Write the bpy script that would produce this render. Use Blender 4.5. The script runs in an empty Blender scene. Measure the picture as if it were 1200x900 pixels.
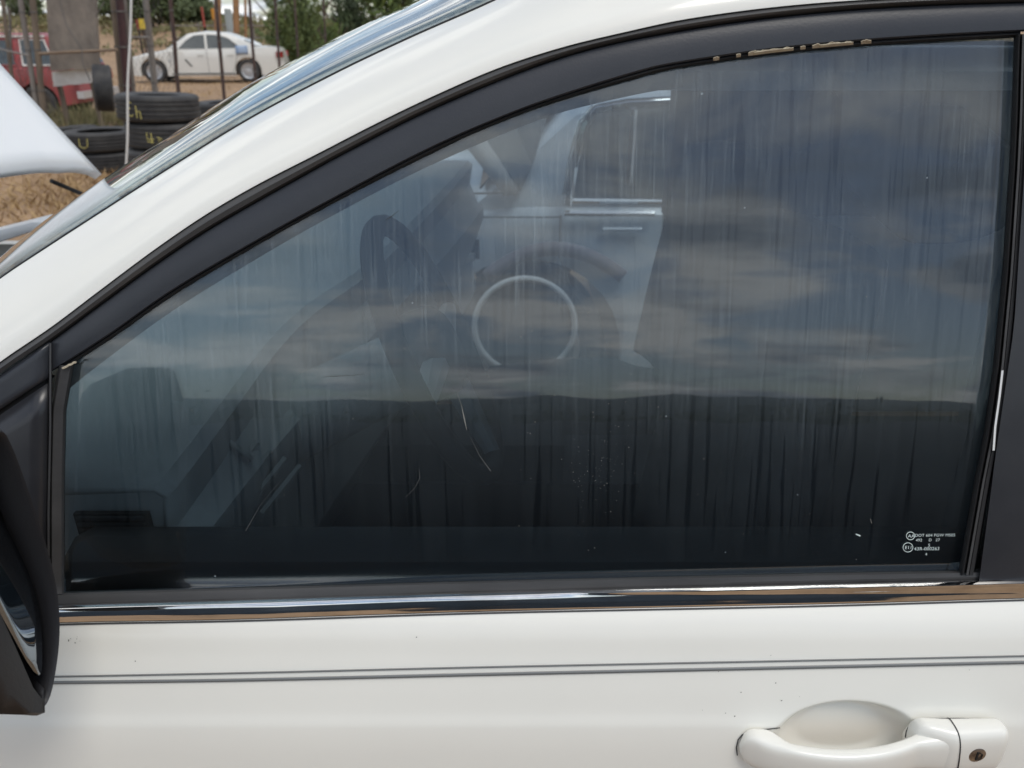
import bpy, bmesh, math, random
from mathutils import Vector, Matrix, Euler, noise as mnoise
R = math.radians
PI = math.pi
random.seed(7)
scene = bpy.context.scene
col = scene.collection

# ------------------------------------------------------------------ camera
CAM = Vector((0.0, 0.0, 1.42)); PITCH = R(24.6); FPX = 900.0
cd = bpy.data.cameras.new('camera'); cam = bpy.data.objects.new('camera', cd); col.objects.link(cam)
cam.location = CAM; cam.rotation_euler = (R(90) - PITCH, 0, 0)
cd.sensor_width = 36.0; cd.lens = 36.0 * FPX / 1200.0
cd.clip_start = 0.02; cd.clip_end = 3000
cd.dof.use_dof = True; cd.dof.focus_distance = 0.72; cd.dof.aperture_fstop = 9.0
scene.camera = cam

# ------------------------------------------------------------------ world, sun, exposure
SUN_EL, SUN_AZ = R(62), R(140)          # azimuth from +Y clockwise: behind the camera, to the right
wd = bpy.data.worlds.new('World'); scene.world = wd; wd.use_nodes = True
nt = wd.node_tree; N = nt.nodes; L = nt.links
for n in list(N): N.remove(n)
out = N.new('ShaderNodeOutputWorld'); bg = N.new('ShaderNodeBackground'); L.new(bg.outputs[0], out.inputs[0])
sky = N.new('ShaderNodeTexSky'); sky.sky_type = 'NISHITA'; sky.sun_disc = False
sky.sun_elevation = SUN_EL; sky.sun_rotation = SUN_AZ
bg.inputs[1].default_value = 0.12
tc = N.new('ShaderNodeTexCoord'); sep = N.new('ShaderNodeSeparateXYZ'); L.new(tc.outputs['Generated'], sep.inputs[0])
def wmath(op, a, b=None, clamp=False):
    m = N.new('ShaderNodeMath'); m.operation = op; m.use_clamp = clamp
    for i, v in enumerate((a, b)):
        if v is None: continue
        if isinstance(v, (int, float)): m.inputs[i].default_value = v
        else: L.new(v, m.inputs[i])
    return m.outputs[0]
zz = wmath('ADD', wmath('MAXIMUM', sep.outputs[2], 0.0), 0.20)
cx = wmath('DIVIDE', sep.outputs[0], zz); cy = wmath('DIVIDE', sep.outputs[1], zz)
cmb = N.new('ShaderNodeCombineXYZ'); L.new(cx, cmb.inputs[0]); L.new(cy, cmb.inputs[1])
mp = N.new('ShaderNodeMapping'); mp.inputs['Scale'].default_value = (0.75, 1.0, 1.0); mp.inputs['Location'].default_value = (2.3, 5.1, 0)
L.new(cmb.outputs[0], mp.inputs[0])
n1 = N.new('ShaderNodeTexNoise'); n1.inputs['Scale'].default_value = 2.1; n1.inputs['Detail'].default_value = 9; n1.inputs['Roughness'].default_value = 0.56; n1.inputs['Distortion'].default_value = 0.5
L.new(mp.outputs[0], n1.inputs[0])
cr = N.new('ShaderNodeValToRGB'); cr.color_ramp.elements[0].position = 0.43; cr.color_ramp.elements[1].position = 0.56
cr.color_ramp.elements[0].color = (0, 0, 0, 1); cr.color_ramp.elements[1].color = (1, 1, 1, 1)
L.new(n1.outputs[0], cr.inputs[0])
n2 = N.new('ShaderNodeTexNoise'); n2.inputs['Scale'].default_value = 3.4; n2.inputs['Detail'].default_value = 6
mp2 = N.new('ShaderNodeMapping'); mp2.inputs['Scale'].default_value = (0.4, 1.0, 1); mp2.inputs['Location'].default_value = (9, 2, 4)
L.new(cmb.outputs[0], mp2.inputs[0]); L.new(mp2.outputs[0], n2.inputs[0])
cr2 = N.new('ShaderNodeValToRGB'); cr2.color_ramp.elements[0].position = 0.38; cr2.color_ramp.elements[1].position = 0.60
cr2.color_ramp.elements[0].color = (2.6, 3.1, 3.9, 1); cr2.color_ramp.elements[1].color = (10.6, 10.6, 10.4, 1)
L.new(n2.outputs[0], cr2.inputs[0])
mx = N.new('ShaderNodeMix'); mx.data_type = 'RGBA'
L.new(cr.outputs[0], mx.inputs[0]); L.new(sky.outputs[0], mx.inputs[6]); L.new(cr2.outputs[0], mx.inputs[7])
L.new(mx.outputs[2], bg.inputs[0])

sd = bpy.data.lights.new('sun', 'SUN'); sd.energy = 1.3; sd.angle = R(24); sd.color = (1.0, 0.95, 0.88)
sun = bpy.data.objects.new('sun', sd); col.objects.link(sun)
sdir = Vector((math.sin(SUN_AZ) * math.cos(SUN_EL), math.cos(SUN_AZ) * math.cos(SUN_EL), math.sin(SUN_EL)))
sun.rotation_euler = sdir.to_track_quat('Z', 'Y').to_euler(); sun.location = (0, -4, 30)

scene.view_settings.view_transform = 'Standard'; scene.view_settings.look = 'None'
scene.view_settings.exposure = 0.20; scene.view_settings.gamma = 1.0
scene.render.resolution_x = 1024; scene.render.resolution_y = 768
scene.render.engine = 'CYCLES'
scene.cycles.max_bounces = 10; scene.cycles.transparent_max_bounces = 16; scene.cycles.glossy_bounces = 6
scene.cycles.use_denoising = True

# ------------------------------------------------------------------ materials
def mat(name, color, rough=0.6, metal=0.0, coat=0.0, var=0.0, vscale=8.0, color2=None, bump=0.0, bscale=60.0, spec=0.5, stretch=(1, 1, 1), lo=0.35, hi=0.65, coatr=0.05):
    m = bpy.data.materials.new(name); m.use_nodes = True
    t = m.node_tree; b = t.nodes['Principled BSDF']
    b.inputs['Roughness'].default_value = rough; b.inputs['Metallic'].default_value = metal
    b.inputs['Coat Weight'].default_value = coat; b.inputs['Coat Roughness'].default_value = coatr
    b.inputs['Specular IOR Level'].default_value = spec
    c1 = (*color, 1)
    b.inputs['Base Color'].default_value = c1
    if color2 or var or bump:
        tcn = t.nodes.new('ShaderNodeTexCoord'); mpn = t.nodes.new('ShaderNodeMapping'); mpn.inputs['Scale'].default_value = stretch
        t.links.new(tcn.outputs['Object'], mpn.inputs[0])
    if color2 or var:
        c2 = (*color2, 1) if color2 else tuple(max(0, c * (1 - var)) for c in color) + (1,)
        n = t.nodes.new('ShaderNodeTexNoise'); n.inputs['Scale'].default_value = vscale; n.inputs['Detail'].default_value = 8
        n.inputs['Roughness'].default_value = 0.62
        t.links.new(mpn.outputs[0], n.inputs[0])
        r = t.nodes.new('ShaderNodeValToRGB'); r.color_ramp.elements[0].position = lo; r.color_ramp.elements[1].position = hi
        r.color_ramp.elements[0].color = c1; r.color_ramp.elements[1].color = c2
        t.links.new(n.outputs[0], r.inputs[0]); t.links.new(r.outputs[0], b.inputs['Base Color'])
    if bump:
        n = t.nodes.new('ShaderNodeTexNoise'); n.inputs['Scale'].default_value = bscale; n.inputs['Detail'].default_value = 5
        t.links.new(mpn.outputs[0], n.inputs[0])
        bp = t.nodes.new('ShaderNodeBump'); bp.inputs['Strength'].default_value = bump; bp.inputs['Distance'].default_value = 0.01
        t.links.new(n.outputs[0], bp.inputs['Height']); t.links.new(bp.outputs[0], b.inputs['Normal'])
    return m

def glassmat(name, tint, f0=0.05, rough=0.0, dust_haze=0.0, streaks=False, power=5.0):
    """pane: Schlick mix of tinted transparency and sharp reflection, with a film of dirt and painted haze on top"""
    m = bpy.data.materials.new(name); m.use_nodes = True; t = m.node_tree; nn = t.nodes; ll = t.links
    for x in list(nn): nn.remove(x)
    o = nn.new('ShaderNodeOutputMaterial')
    tr = nn.new('ShaderNodeBsdfTransparent'); tr.inputs[0].default_value = (*tint, 1)
    gl = nn.new('ShaderNodeBsdfGlossy'); gl.inputs['Roughness'].default_value = rough; gl.inputs[0].default_value = (1, 1, 1, 1)
    lw = nn.new('ShaderNodeLayerWeight'); lw.inputs[0].default_value = 0.5
    def M(op, a, b=None, clamp=False):
        q = nn.new('ShaderNodeMath'); q.operation = op; q.use_clamp = clamp
        for i, v in enumerate((a, b)):
            if v is None: continue
            if isinstance(v, (int, float)): q.inputs[i].default_value = v
            else: ll.new(v, q.inputs[i])
        return q.outputs[0]
    p5 = M('POWER', lw.outputs['Facing'], power)
    fr = M('ADD', M('MULTIPLY', p5, 1 - f0), f0, True)
    gsrc = gl.outputs[0]
    if streaks:      # grime film: part of the mirror image is scattered
        g2 = nn.new('ShaderNodeBsdfGlossy'); g2.inputs['Roughness'].default_value = 0.20; g2.inputs[0].default_value = (.97, .99, 1, 1)
        gm2 = nn.new('ShaderNodeMixShader'); gm2.inputs[0].default_value = 0.34
        ll.new(gl.outputs[0], gm2.inputs[1]); ll.new(g2.outputs[0], gm2.inputs[2]); gsrc = gm2.outputs[0]
    mix = nn.new('ShaderNodeMixShader'); ll.new(fr, mix.inputs[0]); ll.new(tr.outputs[0], mix.inputs[1]); ll.new(gsrc, mix.inputs[2])
    last = mix.outputs[0]
    if dust_haze:
        df = nn.new('ShaderNodeBsdfDiffuse'); df.inputs[0].default_value = (0.42, 0.50, 0.54, 1)  # bluish film colour stands in for reflected sky haze
        tcn = nn.new('ShaderNodeTexCoord')
        fac = None
        if streaks:
            def noi(sc, scale, det=3, loc=(0, 0, 0)):
                mpn = nn.new('ShaderNodeMapping'); mpn.inputs['Scale'].default_value = sc; mpn.inputs['Location'].default_value = loc
                ll.new(tcn.outputs['Object'], mpn.inputs[0])
                n = nn.new('ShaderNodeTexNoise'); n.inputs['Scale'].default_value = scale; n.inputs['Detail'].default_value = det
                n.inputs['Roughness'].default_value = 0.6
                ll.new(mpn.outputs[0], n.inputs[0]); return n.outputs[0]
            def ramp(x, a, b):
                q = nn.new('ShaderNodeMapRange'); q.inputs[1].default_value = a; q.inputs[2].default_value = b; q.clamp = True
                ll.new(x, q.inputs[0]); return q.outputs[0]
            fine = ramp(noi((1, 0.1, 0.003), 460, 4), 0.52, 0.68)         # hair-fine run marks
            mid = ramp(noi((1, 0.1, 0.004), 120, 4, (3, 0, 1)), 0.50, 0.72)
            patch = ramp(noi((1, 1, 1.2), 7, 3, (7, 2, 0)), 0.38, 0.66)
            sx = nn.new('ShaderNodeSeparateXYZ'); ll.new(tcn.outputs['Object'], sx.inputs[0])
            # object z runs 0.98 at the belt to 1.42 at the roof: dirt film, thinned low down to paint the reflection's darker bottom
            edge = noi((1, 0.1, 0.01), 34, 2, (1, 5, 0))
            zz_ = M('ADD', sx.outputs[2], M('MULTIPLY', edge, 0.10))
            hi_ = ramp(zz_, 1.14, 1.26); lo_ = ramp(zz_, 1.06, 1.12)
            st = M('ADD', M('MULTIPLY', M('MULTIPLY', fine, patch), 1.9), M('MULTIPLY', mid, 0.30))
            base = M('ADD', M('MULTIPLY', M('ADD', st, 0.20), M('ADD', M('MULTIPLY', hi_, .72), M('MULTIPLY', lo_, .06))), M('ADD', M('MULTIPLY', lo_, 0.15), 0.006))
            vor = nn.new('ShaderNodeTexVoronoi'); vor.inputs['Scale'].default_value = 55; ll.new(tcn.outputs['Object'], vor.inputs[0])
            sp = M('LESS_THAN', vor.outputs['Distance'], 0.05)
            spn = M('GREATER_THAN', noi((1, 1, 1), 12, 2, (4, 4, 4)), 0.58)
            spots = M('MULTIPLY', M('MULTIPLY', sp, spn), 3.5)
            # clean thin drip lines washed through the film in the lower half
            drip = ramp(noi((1, 0.1, 0.003), 210, 2, (8, 1, 2)), 0.585, 0.61)
            keep = M('SUBTRACT', 1.0, M('MULTIPLY', drip, 0.95))
            fac = M('MULTIPLY', M('ADD', M('MULTIPLY', base, keep), spots), dust_haze, True)
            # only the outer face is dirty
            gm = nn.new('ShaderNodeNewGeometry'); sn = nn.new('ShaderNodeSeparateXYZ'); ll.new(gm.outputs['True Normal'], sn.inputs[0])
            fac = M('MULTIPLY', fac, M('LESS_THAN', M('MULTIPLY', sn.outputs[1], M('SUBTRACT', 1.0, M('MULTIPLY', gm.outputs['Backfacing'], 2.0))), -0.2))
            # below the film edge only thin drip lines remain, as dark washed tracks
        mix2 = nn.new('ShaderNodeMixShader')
        if fac is None: mix2.inputs[0].default_value = dust_haze
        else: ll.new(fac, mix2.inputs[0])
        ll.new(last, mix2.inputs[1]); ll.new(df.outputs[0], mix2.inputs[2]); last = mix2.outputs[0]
    ll.new(last, o.inputs[0]); return m

M = {
 'paint': mat('white_paint', (0.81, 0.80, 0.735), 0.42, coat=0.65, var=0.035, vscale=4, coatr=0.10),
 'paint_seam': mat('seam_shadow_gap', (0.05, 0.05, 0.05), 0.7),
 'hood': mat('white_hood_paint', (0.80, 0.81, 0.81), 0.45, coat=0.6, coatr=0.28),
 'satin': mat('satin_black_trim', (0.028, 0.031, 0.038), 0.36, bump=0.03, bscale=500, color2=(0.034, 0.037, 0.044), vscale=20),
 'satin2': mat('satin_black_applique', (0.022, 0.023, 0.027), 0.30, color2=(0.032, 0.033, 0.037), vscale=16),
 'rubber': mat('black_rubber', (0.012, 0.012, 0.013), 0.6, bump=0.06, bscale=200),
 'greyrub': mat('weathered_grey_rubber', (0.055, 0.055, 0.056), 0.6, color2=(0.035, 0.035, 0.036), vscale=30, stretch=(0.2, 1, 1)),
 'lip': mat('rubbed_outer_lip', (0.040, 0.040, 0.042), 0.42, color2=(0.055, 0.055, 0.054), vscale=14),
 'chrome': mat('chrome', (0.74, 0.74, 0.74), 0.07, metal=1.0, color2=(0.52, 0.51, 0.50), vscale=26, lo=.5, hi=.72, stretch=(.5, 1, 1)),
 'stripe': mat('grey_pinstripe', (0.16, 0.17, 0.17), 0.5),
 'key': mat('worn_lock_metal', (0.50, 0.47, 0.44), 0.35, metal=1.0, color2=(0.18, 0.16, 0.15), vscale=120),
 'dark': mat('dark_slot', (0.01, 0.01, 0.01), 0.7),
 'mirrorhouse': mat('black_mirror_plastic', (0.014, 0.014, 0.016), 0.48, bump=0.05, bscale=400),
 'mirror': mat('mirror_glass', (0.27, 0.30, 0.33), 0.015, metal=1.0),
 'int_dark': mat('interior_charcoal', (0.035, 0.036, 0.038), 0.7, bump=0.1, bscale=300),
 'int_mid': mat('interior_grey', (0.46, 0.47, 0.47), 0.75, bump=0.1, bscale=300),
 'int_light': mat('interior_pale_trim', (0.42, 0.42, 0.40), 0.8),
 'int_seat': mat('seat_cloth', (0.07, 0.072, 0.078), 0.9, color2=(0.05, 0.05, 0.055), vscale=60),
 'glass': glassmat('tinted_door_glass', (0.55, 0.61, 0.645), 0.080, dust_haze=0.12, streaks=True),
 'wind': glassmat('windshield_glass', (0.70, 0.76, 0.75), 0.11, power=3.6),
 'darkglass': glassmat('privacy_glass', (0.12, 0.13, 0.14), 0.06),
 'cargl': glassmat('vehicle_window_glass', (0.35, 0.38, 0.38), 0.06, dust_haze=0.05),
 'etch': mat('etched_marking', (0.62, 0.72, 0.70), 0.8),
 'chip': mat('exposed_cream_chip', (0.62, 0.56, 0.42), 0.85, color2=(0.45, 0.38, 0.28), vscale=90),
 'white': mat('white_plastic', (0.75, 0.76, 0.75), 0.5),
 'silver': mat('silver_paint', (0.62, 0.68, 0.72), 0.35, coat=0.6, var=0.12, vscale=3),
 'rust': mat('maroon_wheel_arch', (0.25, 0.215, 0.235), 0.6, coat=0.2),
 'tyre': mat('tyre_rubber', (0.022, 0.022, 0.024), 0.65, color2=(0.055, 0.053, 0.050), vscale=7, bump=0.2, bscale=60),
 'rim': mat('alloy_rim', (0.60, 0.61, 0.62), 0.35, metal=0.6),
 'chalk': mat('yellow_tyre_chalk', (0.52, 0.46, 0.16), 0.9),
 'carwhite': mat('faded_white_car_paint', (0.74, 0.73, 0.68), 0.35, coat=0.7, var=0.06, vscale=2),
 'red': mat('faded_red_paint', (0.34, 0.065, 0.065), 0.55, coat=0.15, color2=(0.24, 0.06, 0.06), vscale=3),
 'navy': mat('dark_navy_paint', (0.012, 0.016, 0.026), 0.3, coat=0.8),
 'redlens': mat('red_lens', (0.30, 0.02, 0.02), 0.2, coat=1),
 'lens': mat('clear_lens', (0.55, 0.56, 0.58), 0.12, coat=1),
 'wood': mat('weathered_wood', (0.21, 0.165, 0.12), 0.9, color2=(0.12, 0.095, 0.075), vscale=9, stretch=(1, 1, 0.12), bump=0.4, bscale=40),
 'wood2': mat('pale_weathered_rail', (0.26, 0.19, 0.13), 0.9, color2=(0.17, 0.12, 0.085), vscale=12, stretch=(0.2, 1, 1), bump=0.4, bscale=30),
 'slab': mat('weathered_board', (0.25, 0.215, 0.18), 0.95, color2=(0.15, 0.13, 0.112), vscale=5.5, bump=0.6, bscale=25, stretch=(1, 1, 0.6)),
 'pipe': mat('galvanised_pipe', (0.27, 0.26, 0.24), 0.55, metal=0.3, color2=(0.17, 0.14, 0.12), vscale=8, stretch=(1, 1, 0.2)),
 'maroon': mat('rusted_maroon_steel', (0.075, 0.030, 0.032), 0.6, color2=(0.045, 0.022, 0.022), vscale=10),
 'darkpost': mat('dark_steel_picket', (0.045, 0.030, 0.028), 0.7, color2=(0.085, 0.05, 0.04), vscale=10),
 'wire': mat('fence_wire', (0.14, 0.13, 0.12), 0.6, metal=0.3),
 'sheet': mat('dirty_white_sheet', (0.80, 0.79, 0.76), 0.6, color2=(0.62, 0.59, 0.54), vscale=5),
 'string': mat('white_cord', (0.70, 0.69, 0.66), 0.8),
 'yellow': mat('yellow_sign', (0.62, 0.46, 0.05), 0.6),
 'orange': mat('orange_sign', (0.60, 0.26, 0.03), 0.6),
 'orangewood': mat('orange_brown_pole', (0.36, 0.20, 0.09), 0.8, color2=(0.27, 0.14, 0.07), vscale=4),
 'redsign': mat('red_board', (0.36, 0.06, 0.04), 0.6),
 'blue': mat('blue_plastic', (0.12, 0.22, 0.42), 0.6, color2=(0.35, 0.45, 0.60), vscale=3),
 'cabinet': mat('grey_green_cabinet', (0.34, 0.38, 0.38), 0.5),
 'dirt': None,
 'hill': mat('hazed_hill', (0.050, 0.075, 0.085), 0.95, color2=(0.030, 0.045, 0.055), vscale=.02),  # distance haze is mixed into the hill colour
 'haze_mark': mat('faint_scratch', (0.085, 0.09, 0.09), 0.9),
 'haze_mark2': mat('dried_spot', (0.22, 0.22, 0.20), 0.9),
 'berm': mat('added_dark_bank', (0.018, 0.032, 0.046), 0.95, color2=(0.010, 0.016, 0.024), vscale=2.0),
 'leaf': mat('leaf_dark_green', (0.055, 0.085, 0.030), 0.7, color2=(0.035, 0.050, 0.022), vscale=1.4),
 'leaf2': mat('juniper_green', (0.15, 0.19, 0.055), 0.7, color2=(0.07, 0.10, 0.035), vscale=2.5),
 'leaf3': mat('bright_green_leaf', (0.12, 0.17, 0.03), 0.7, color2=(0.06, 0.09, 0.03), vscale=2.5),
 'leaf4': mat('olive_scrub', (0.22, 0.19, 0.085), 0.85, color2=(0.12, 0.12, 0.05), vscale=0.6),
 'leaf5': mat('dusty_green_leaf', (0.10, 0.125, 0.045), 0.75, color2=(0.055, 0.075, 0.03), vscale=1.4),
 'bark': mat('bark', (0.10, 0.075, 0.055), 0.95),
 'drygrass': mat('dry_grass', (0.45, 0.31, 0.15), 0.95, color2=(0.30, 0.20, 0.11), vscale=3),
 'weeds': mat('grey_green_weeds', (0.15, 0.16, 0.07), 0.95, color2=(0.24, 0.19, 0.10), vscale=5),
 'asphalt': mat('concrete_patch', (0.26, 0.23, 0.20), 0.9),
}
def dirtmat():
    m = mat('dry_dirt', (0.42, 0.275, 0.155), 0.95, color2=(0.28, 0.185, 0.110), vscale=0.9, bump=0.7, bscale=3.0, lo=0.3, hi=0.7)
    t = m.node_tree; b = t.nodes['Principled BSDF']
    src = b.inputs['Base Color'].links[0].from_socket
    tcn = t.nodes.new('ShaderNodeTexCoord')
    n = t.nodes.new('ShaderNodeTexNoise'); n.inputs['Scale'].default_value = 9; n.inputs['Detail'].default_value = 9; n.inputs['Roughness'].default_value = .7
    t.links.new(tcn.outputs['Object'], n.inputs[0])
    r = t.nodes.new('ShaderNodeValToRGB'); r.color_ramp.elements[0].position = 0.35; r.color_ramp.elements[1].position = 0.66
    r.color_ramp.elements[0].color = (0.62, 0.60, 0.58, 1); r.color_ramp.elements[1].color = (1.12, 1.12, 1.12, 1)
    t.links.new(n.outputs[0], r.inputs[0])
    mu = t.nodes.new('ShaderNodeMix'); mu.data_type = 'RGBA'; mu.blend_type = 'MULTIPLY'; mu.inputs[0].default_value = 1
    t.links.new(src, mu.inputs[6]); t.links.new(r.outputs[0], mu.inputs[7]); t.links.new(mu.outputs[2], b.inputs['Base Color'])
    return m
M['dirt'] = dirtmat()

# ------------------------------------------------------------------ mesh helpers
class MB:
    def __init__(s): s.v = []; s.f = []
    def add(s, vs, fs):
        k = len(s.v); s.v += [Vector(v) for v in vs]; s.f += [tuple(i + k for i in f) for f in fs]; return s
    def grid(s, rows, closed=False, cap=False):
        n = len(rows[0]); k = len(s.v)
        for r in rows: s.v += [Vector(p) for p in r]
        for i in range(len(rows) - 1):
            for j in range(n if closed else n - 1):
                a = k + i * n + j; b = k + i * n + (j + 1) % n
                s.f.append((a, b, b + n, a + n))
        if cap:
            s.f.append(tuple(k + j for j in range(n))[::-1]); s.f.append(tuple(k + (len(rows) - 1) * n + j for j in range(n)))
        return s
    def box(s, lo, hi, mtx=None, bev=0.0):
        x0, y0, z0 = lo; x1, y1, z1 = hi
        vs = [Vector(p) for p in ((x0, y0, z0), (x1, y0, z0), (x1, y1, z0), (x0, y1, z0), (x0, y0, z1), (x1, y0, z1), (x1, y1, z1), (x0, y1, z1))]
        if mtx: vs = [mtx @ v for v in vs]
        return s.add(vs, [(0, 3, 2, 1), (4, 5, 6, 7), (0, 1, 5, 4), (1, 2, 6, 5), (2, 3, 7, 6), (3, 0, 4, 7)])
    def tube(s, pts, r, n=8, cap=True):
        pts = [Vector(p) for p in pts]; rows = []
        for i, p in enumerate(pts):
            d = (pts[min(i + 1, len(pts) - 1)] - pts[max(i - 1, 0)]).normalized()
            a = d.orthogonal().normalized() if i == 0 else (prev - d * prev.dot(d)).normalized()
            prev = a; b = d.cross(a)
            rr = r[i] if isinstance(r, (list, tuple)) else r
            rows.append([p + (a * math.cos(t) + b * math.sin(t)) * rr for t in [2 * PI * j / n for j in range(n)]])
        return s.grid(rows, True, cap)
    def lathe(s, prof, c, n=32, axis='Z'):
        rows = []
        for r, h in prof:
            row = []
            for j in range(n):
                t = 2 * PI * j / n; x, y = r * math.cos(t), r * math.sin(t)
                row.append(Vector(c) + (Vector((x, y, h)) if axis == 'Z' else Vector((x, h, y))))
            rows.append(row)
        return s.grid(rows, True)

WM = {}
def empty(name, loc, rz=0.0, rot=None):
    o = bpy.data.objects.new(name, None); col.objects.link(o); o.location = loc
    o.rotation_euler = rot if rot else (0, 0, rz); o.empty_display_size = 0.2
    WM[o] = Matrix.LocRotScale(Vector(loc), o.rotation_euler, None)
    return o
def tag(o, label=None, cat=None, group=None, kind=None):
    if label: o['label'] = label
    if cat: o['category'] = cat
    if group: o['group'] = group
    if kind: o['kind'] = kind
    return o
def build(name, mb, m, parent=None, local=False, smooth=True, angle=38, solid=0.0, soff=1.0, normals=True):
    vs = mb.v
    if parent is not None and not local:
        inv = WM[parent].inverted(); vs = [inv @ v for v in vs]
    me = bpy.data.meshes.new(name); me.from_pydata([tuple(v) for v in vs], [], mb.f)
    if normals:
        bm = bmesh.new(); bm.from_mesh(me); bmesh.ops.recalc_face_normals(bm, faces=bm.faces); bm.to_mesh(me); bm.free()
    if m: me.materials.append(M[m] if isinstance(m, str) else m)
    if smooth:
        for p in me.polygons: p.use_smooth = True
        me.set_sharp_from_angle(angle=R(angle))
    me.update()
    o = bpy.data.objects.new(name, me); col.objects.link(o)
    if parent is not None: o.parent = parent; WM[o] = WM[parent]
    else: WM[o] = Matrix.Identity(4)
    if solid:
        md = o.modifiers.new('thickness', 'SOLIDIFY'); md.thickness = solid; md.offset = soff
    return o
def copy_tree(o, parent=None):
    c = o.copy(); col.objects.link(c)
    if parent is not None: c.parent = parent
    for ch in list(o.children): copy_tree(ch, c)
    return c

# ------------------------------------------------------------------ where things stand, measured from the camera position
cp, sp_ = math.cos(PITCH), math.sin(PITCH)
def ray(px, py):
    xc = (px - 600) / FPX; yc = (450 - py) / FPX
    return Vector((xc, cp + yc * sp_, -sp_ + yc * cp))
def P(px, py, Y):
    d = ray(px, py); return CAM + d * (Y / d.y)
def G(px, py, z=0.0):
    d = ray(px, py); return CAM + d * ((z - CAM.z) / d.z)
PTS = [(0.18, .56), (0.26, .525), (0.34, .500), (0.45, .482), (0.60, .470), (0.74, .466), (0.80, .468), (0.845, .474), (0.872, .480), (0.885, .4855), (0.905, .4930), (0.93, .5030), (0.957, .5150)]
def _hermite(T):
    zs = [p[0] for p in T]; ys = [p[1] for p in T]; n = len(T)
    m = [(ys[min(i + 1, n - 1)] - ys[max(i - 1, 0)]) / (zs[min(i + 1, n - 1)] - zs[max(i - 1, 0)]) for i in range(n)]
    tab = []
    for k in range(1601):
        z = zs[0] + (zs[-1] - zs[0]) * k / 1600
        i = max(a for a in range(n - 1) if zs[a] <= z + 1e-12); h = zs[i + 1] - zs[i]; t = (z - zs[i]) / h
        tab.append((2*t**3 - 3*t*t + 1) * ys[i] + (t**3 - 2*t*t + t) * h * m[i] + (-2*t**3 + 3*t*t) * ys[i + 1] + (t**3 - t*t) * h * m[i + 1])
    return zs[0], zs[-1], tab
_z0, _z1, _tab = _hermite(PTS + [(0.98, .534)])
def S(z):
    """outer side skin of the near car: y for a height z"""
    if z >= 0.98: dz = z - 0.98; return 0.534 + 0.215 * dz + 0.13 * dz * dz
    if z <= _z0: return PTS[0][1]
    u = (z - _z0) / (_z1 - _z0) * 1600; k = min(1599, int(u)); return _tab[k] + (_tab[k + 1] - _tab[k]) * (u - k)
def Q(px, py, off=0.0):
    """point of the side skin seen at a pixel of the photograph; off metres inward"""
    d = ray(px, py); lo, hi = 0.2, 1.2
    for _ in range(40):
        m = (lo + hi) / 2; z = CAM.z + d.z / d.y * m
        if m - S(z) - off > 0: hi = m
        else: lo = m
    return CAM + d * (hi / d.y)
def curve(pts):
    """smooth y(x) through points"""
    def f(x):
        n = len(pts)
        if x <= pts[0][0]: i = 0
        elif x >= pts[-1][0]: i = n - 2
        else: i = max(k for k in range(n - 1) if pts[k][0] <= x)
        (x0, y0), (x1, y1) = pts[i], pts[i + 1]
        def sl(k):
            if k == 0: return (pts[1][1] - pts[0][1]) / (pts[1][0] - pts[0][0])
            if k == n - 1: return (pts[-1][1] - pts[-2][1]) / (pts[-1][0] - pts[-2][0])
            return (pts[k + 1][1] - pts[k - 1][1]) / (pts[k + 1][0] - pts[k - 1][0])
        h = x1 - x0; t = (x - x0) / h; m0, m1 = sl(i) * h, sl(i + 1) * h
        if t < 0: return y0 + sl(i) * (x - x0)
        if t > 1: return y1 + sl(i + 1) * (x - x1)
        return (2*t**3 - 3*t*t + 1) * y0 + (t**3 - 2*t*t + t) * m0 + (-2*t**3 + 3*t*t) * y1 + (t**3 - t*t) * m1
    return f
cOuter = curve([(-160, 560), (-60, 471), (0, 424), (60, 383), (117, 340), (180, 293), (240, 252), (300, 217), (372, 180), (440, 145), (500, 116), (583, 80), (660, 55), (730, 38), (800, 23), (900, 9), (1007, 0), (1200, -9), (1330, -12)])
cPill = curve([(-160, 452), (-60, 374), (0, 327), (60, 287), (114, 252), (198, 198), (294, 139), (396, 85), (480, 45), (575, 3), (680, -48), (800, -90), (950, -120), (1200, -140), (1330, -145)])
cLip = curve([(-160, 576), (-60, 487), (0, 440), (60, 399), (117, 357), (180, 311), (240, 271), (300, 236), (350, 208), (401, 180), (500, 130), (620, 80), (700, 55), (800, 35), (913, 19), (1040, 8), (1200, 2), (1330, 0)])
cIn = curve([(58, 437), (90, 417), (130, 391), (200, 342), (300, 283), (400, 228), (492, 180), (560, 149), (640, 118), (756, 82), (800, 73), (913, 57), (1033, 46), (1190, 37), (1330, 33)])
cGl = curve([(58, 446), (90, 423), (130, 397), (200, 348), (300, 288), (400, 233), (496, 184.5), (560, 154), (640, 123), (756, 89), (800, 79), (913, 63), (1013, 54), (1188, 44), (1330, 40)])
cBot = curve([(-80, 702), (76, 696), (280, 690), (560, 682), (960, 673), (1124, 670), (1330, 666)])

# ================================================================== THE NEAR CAR
car = empty('white_car', (0.25, 1.38, 0))
tag(car, 'near white car filling the foreground, hood raised, tinted front door window streaked with dirt', 'car')
def fr(a, b, n): return [a + (b - a) * i / (n - 1) for i in range(n)]

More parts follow.
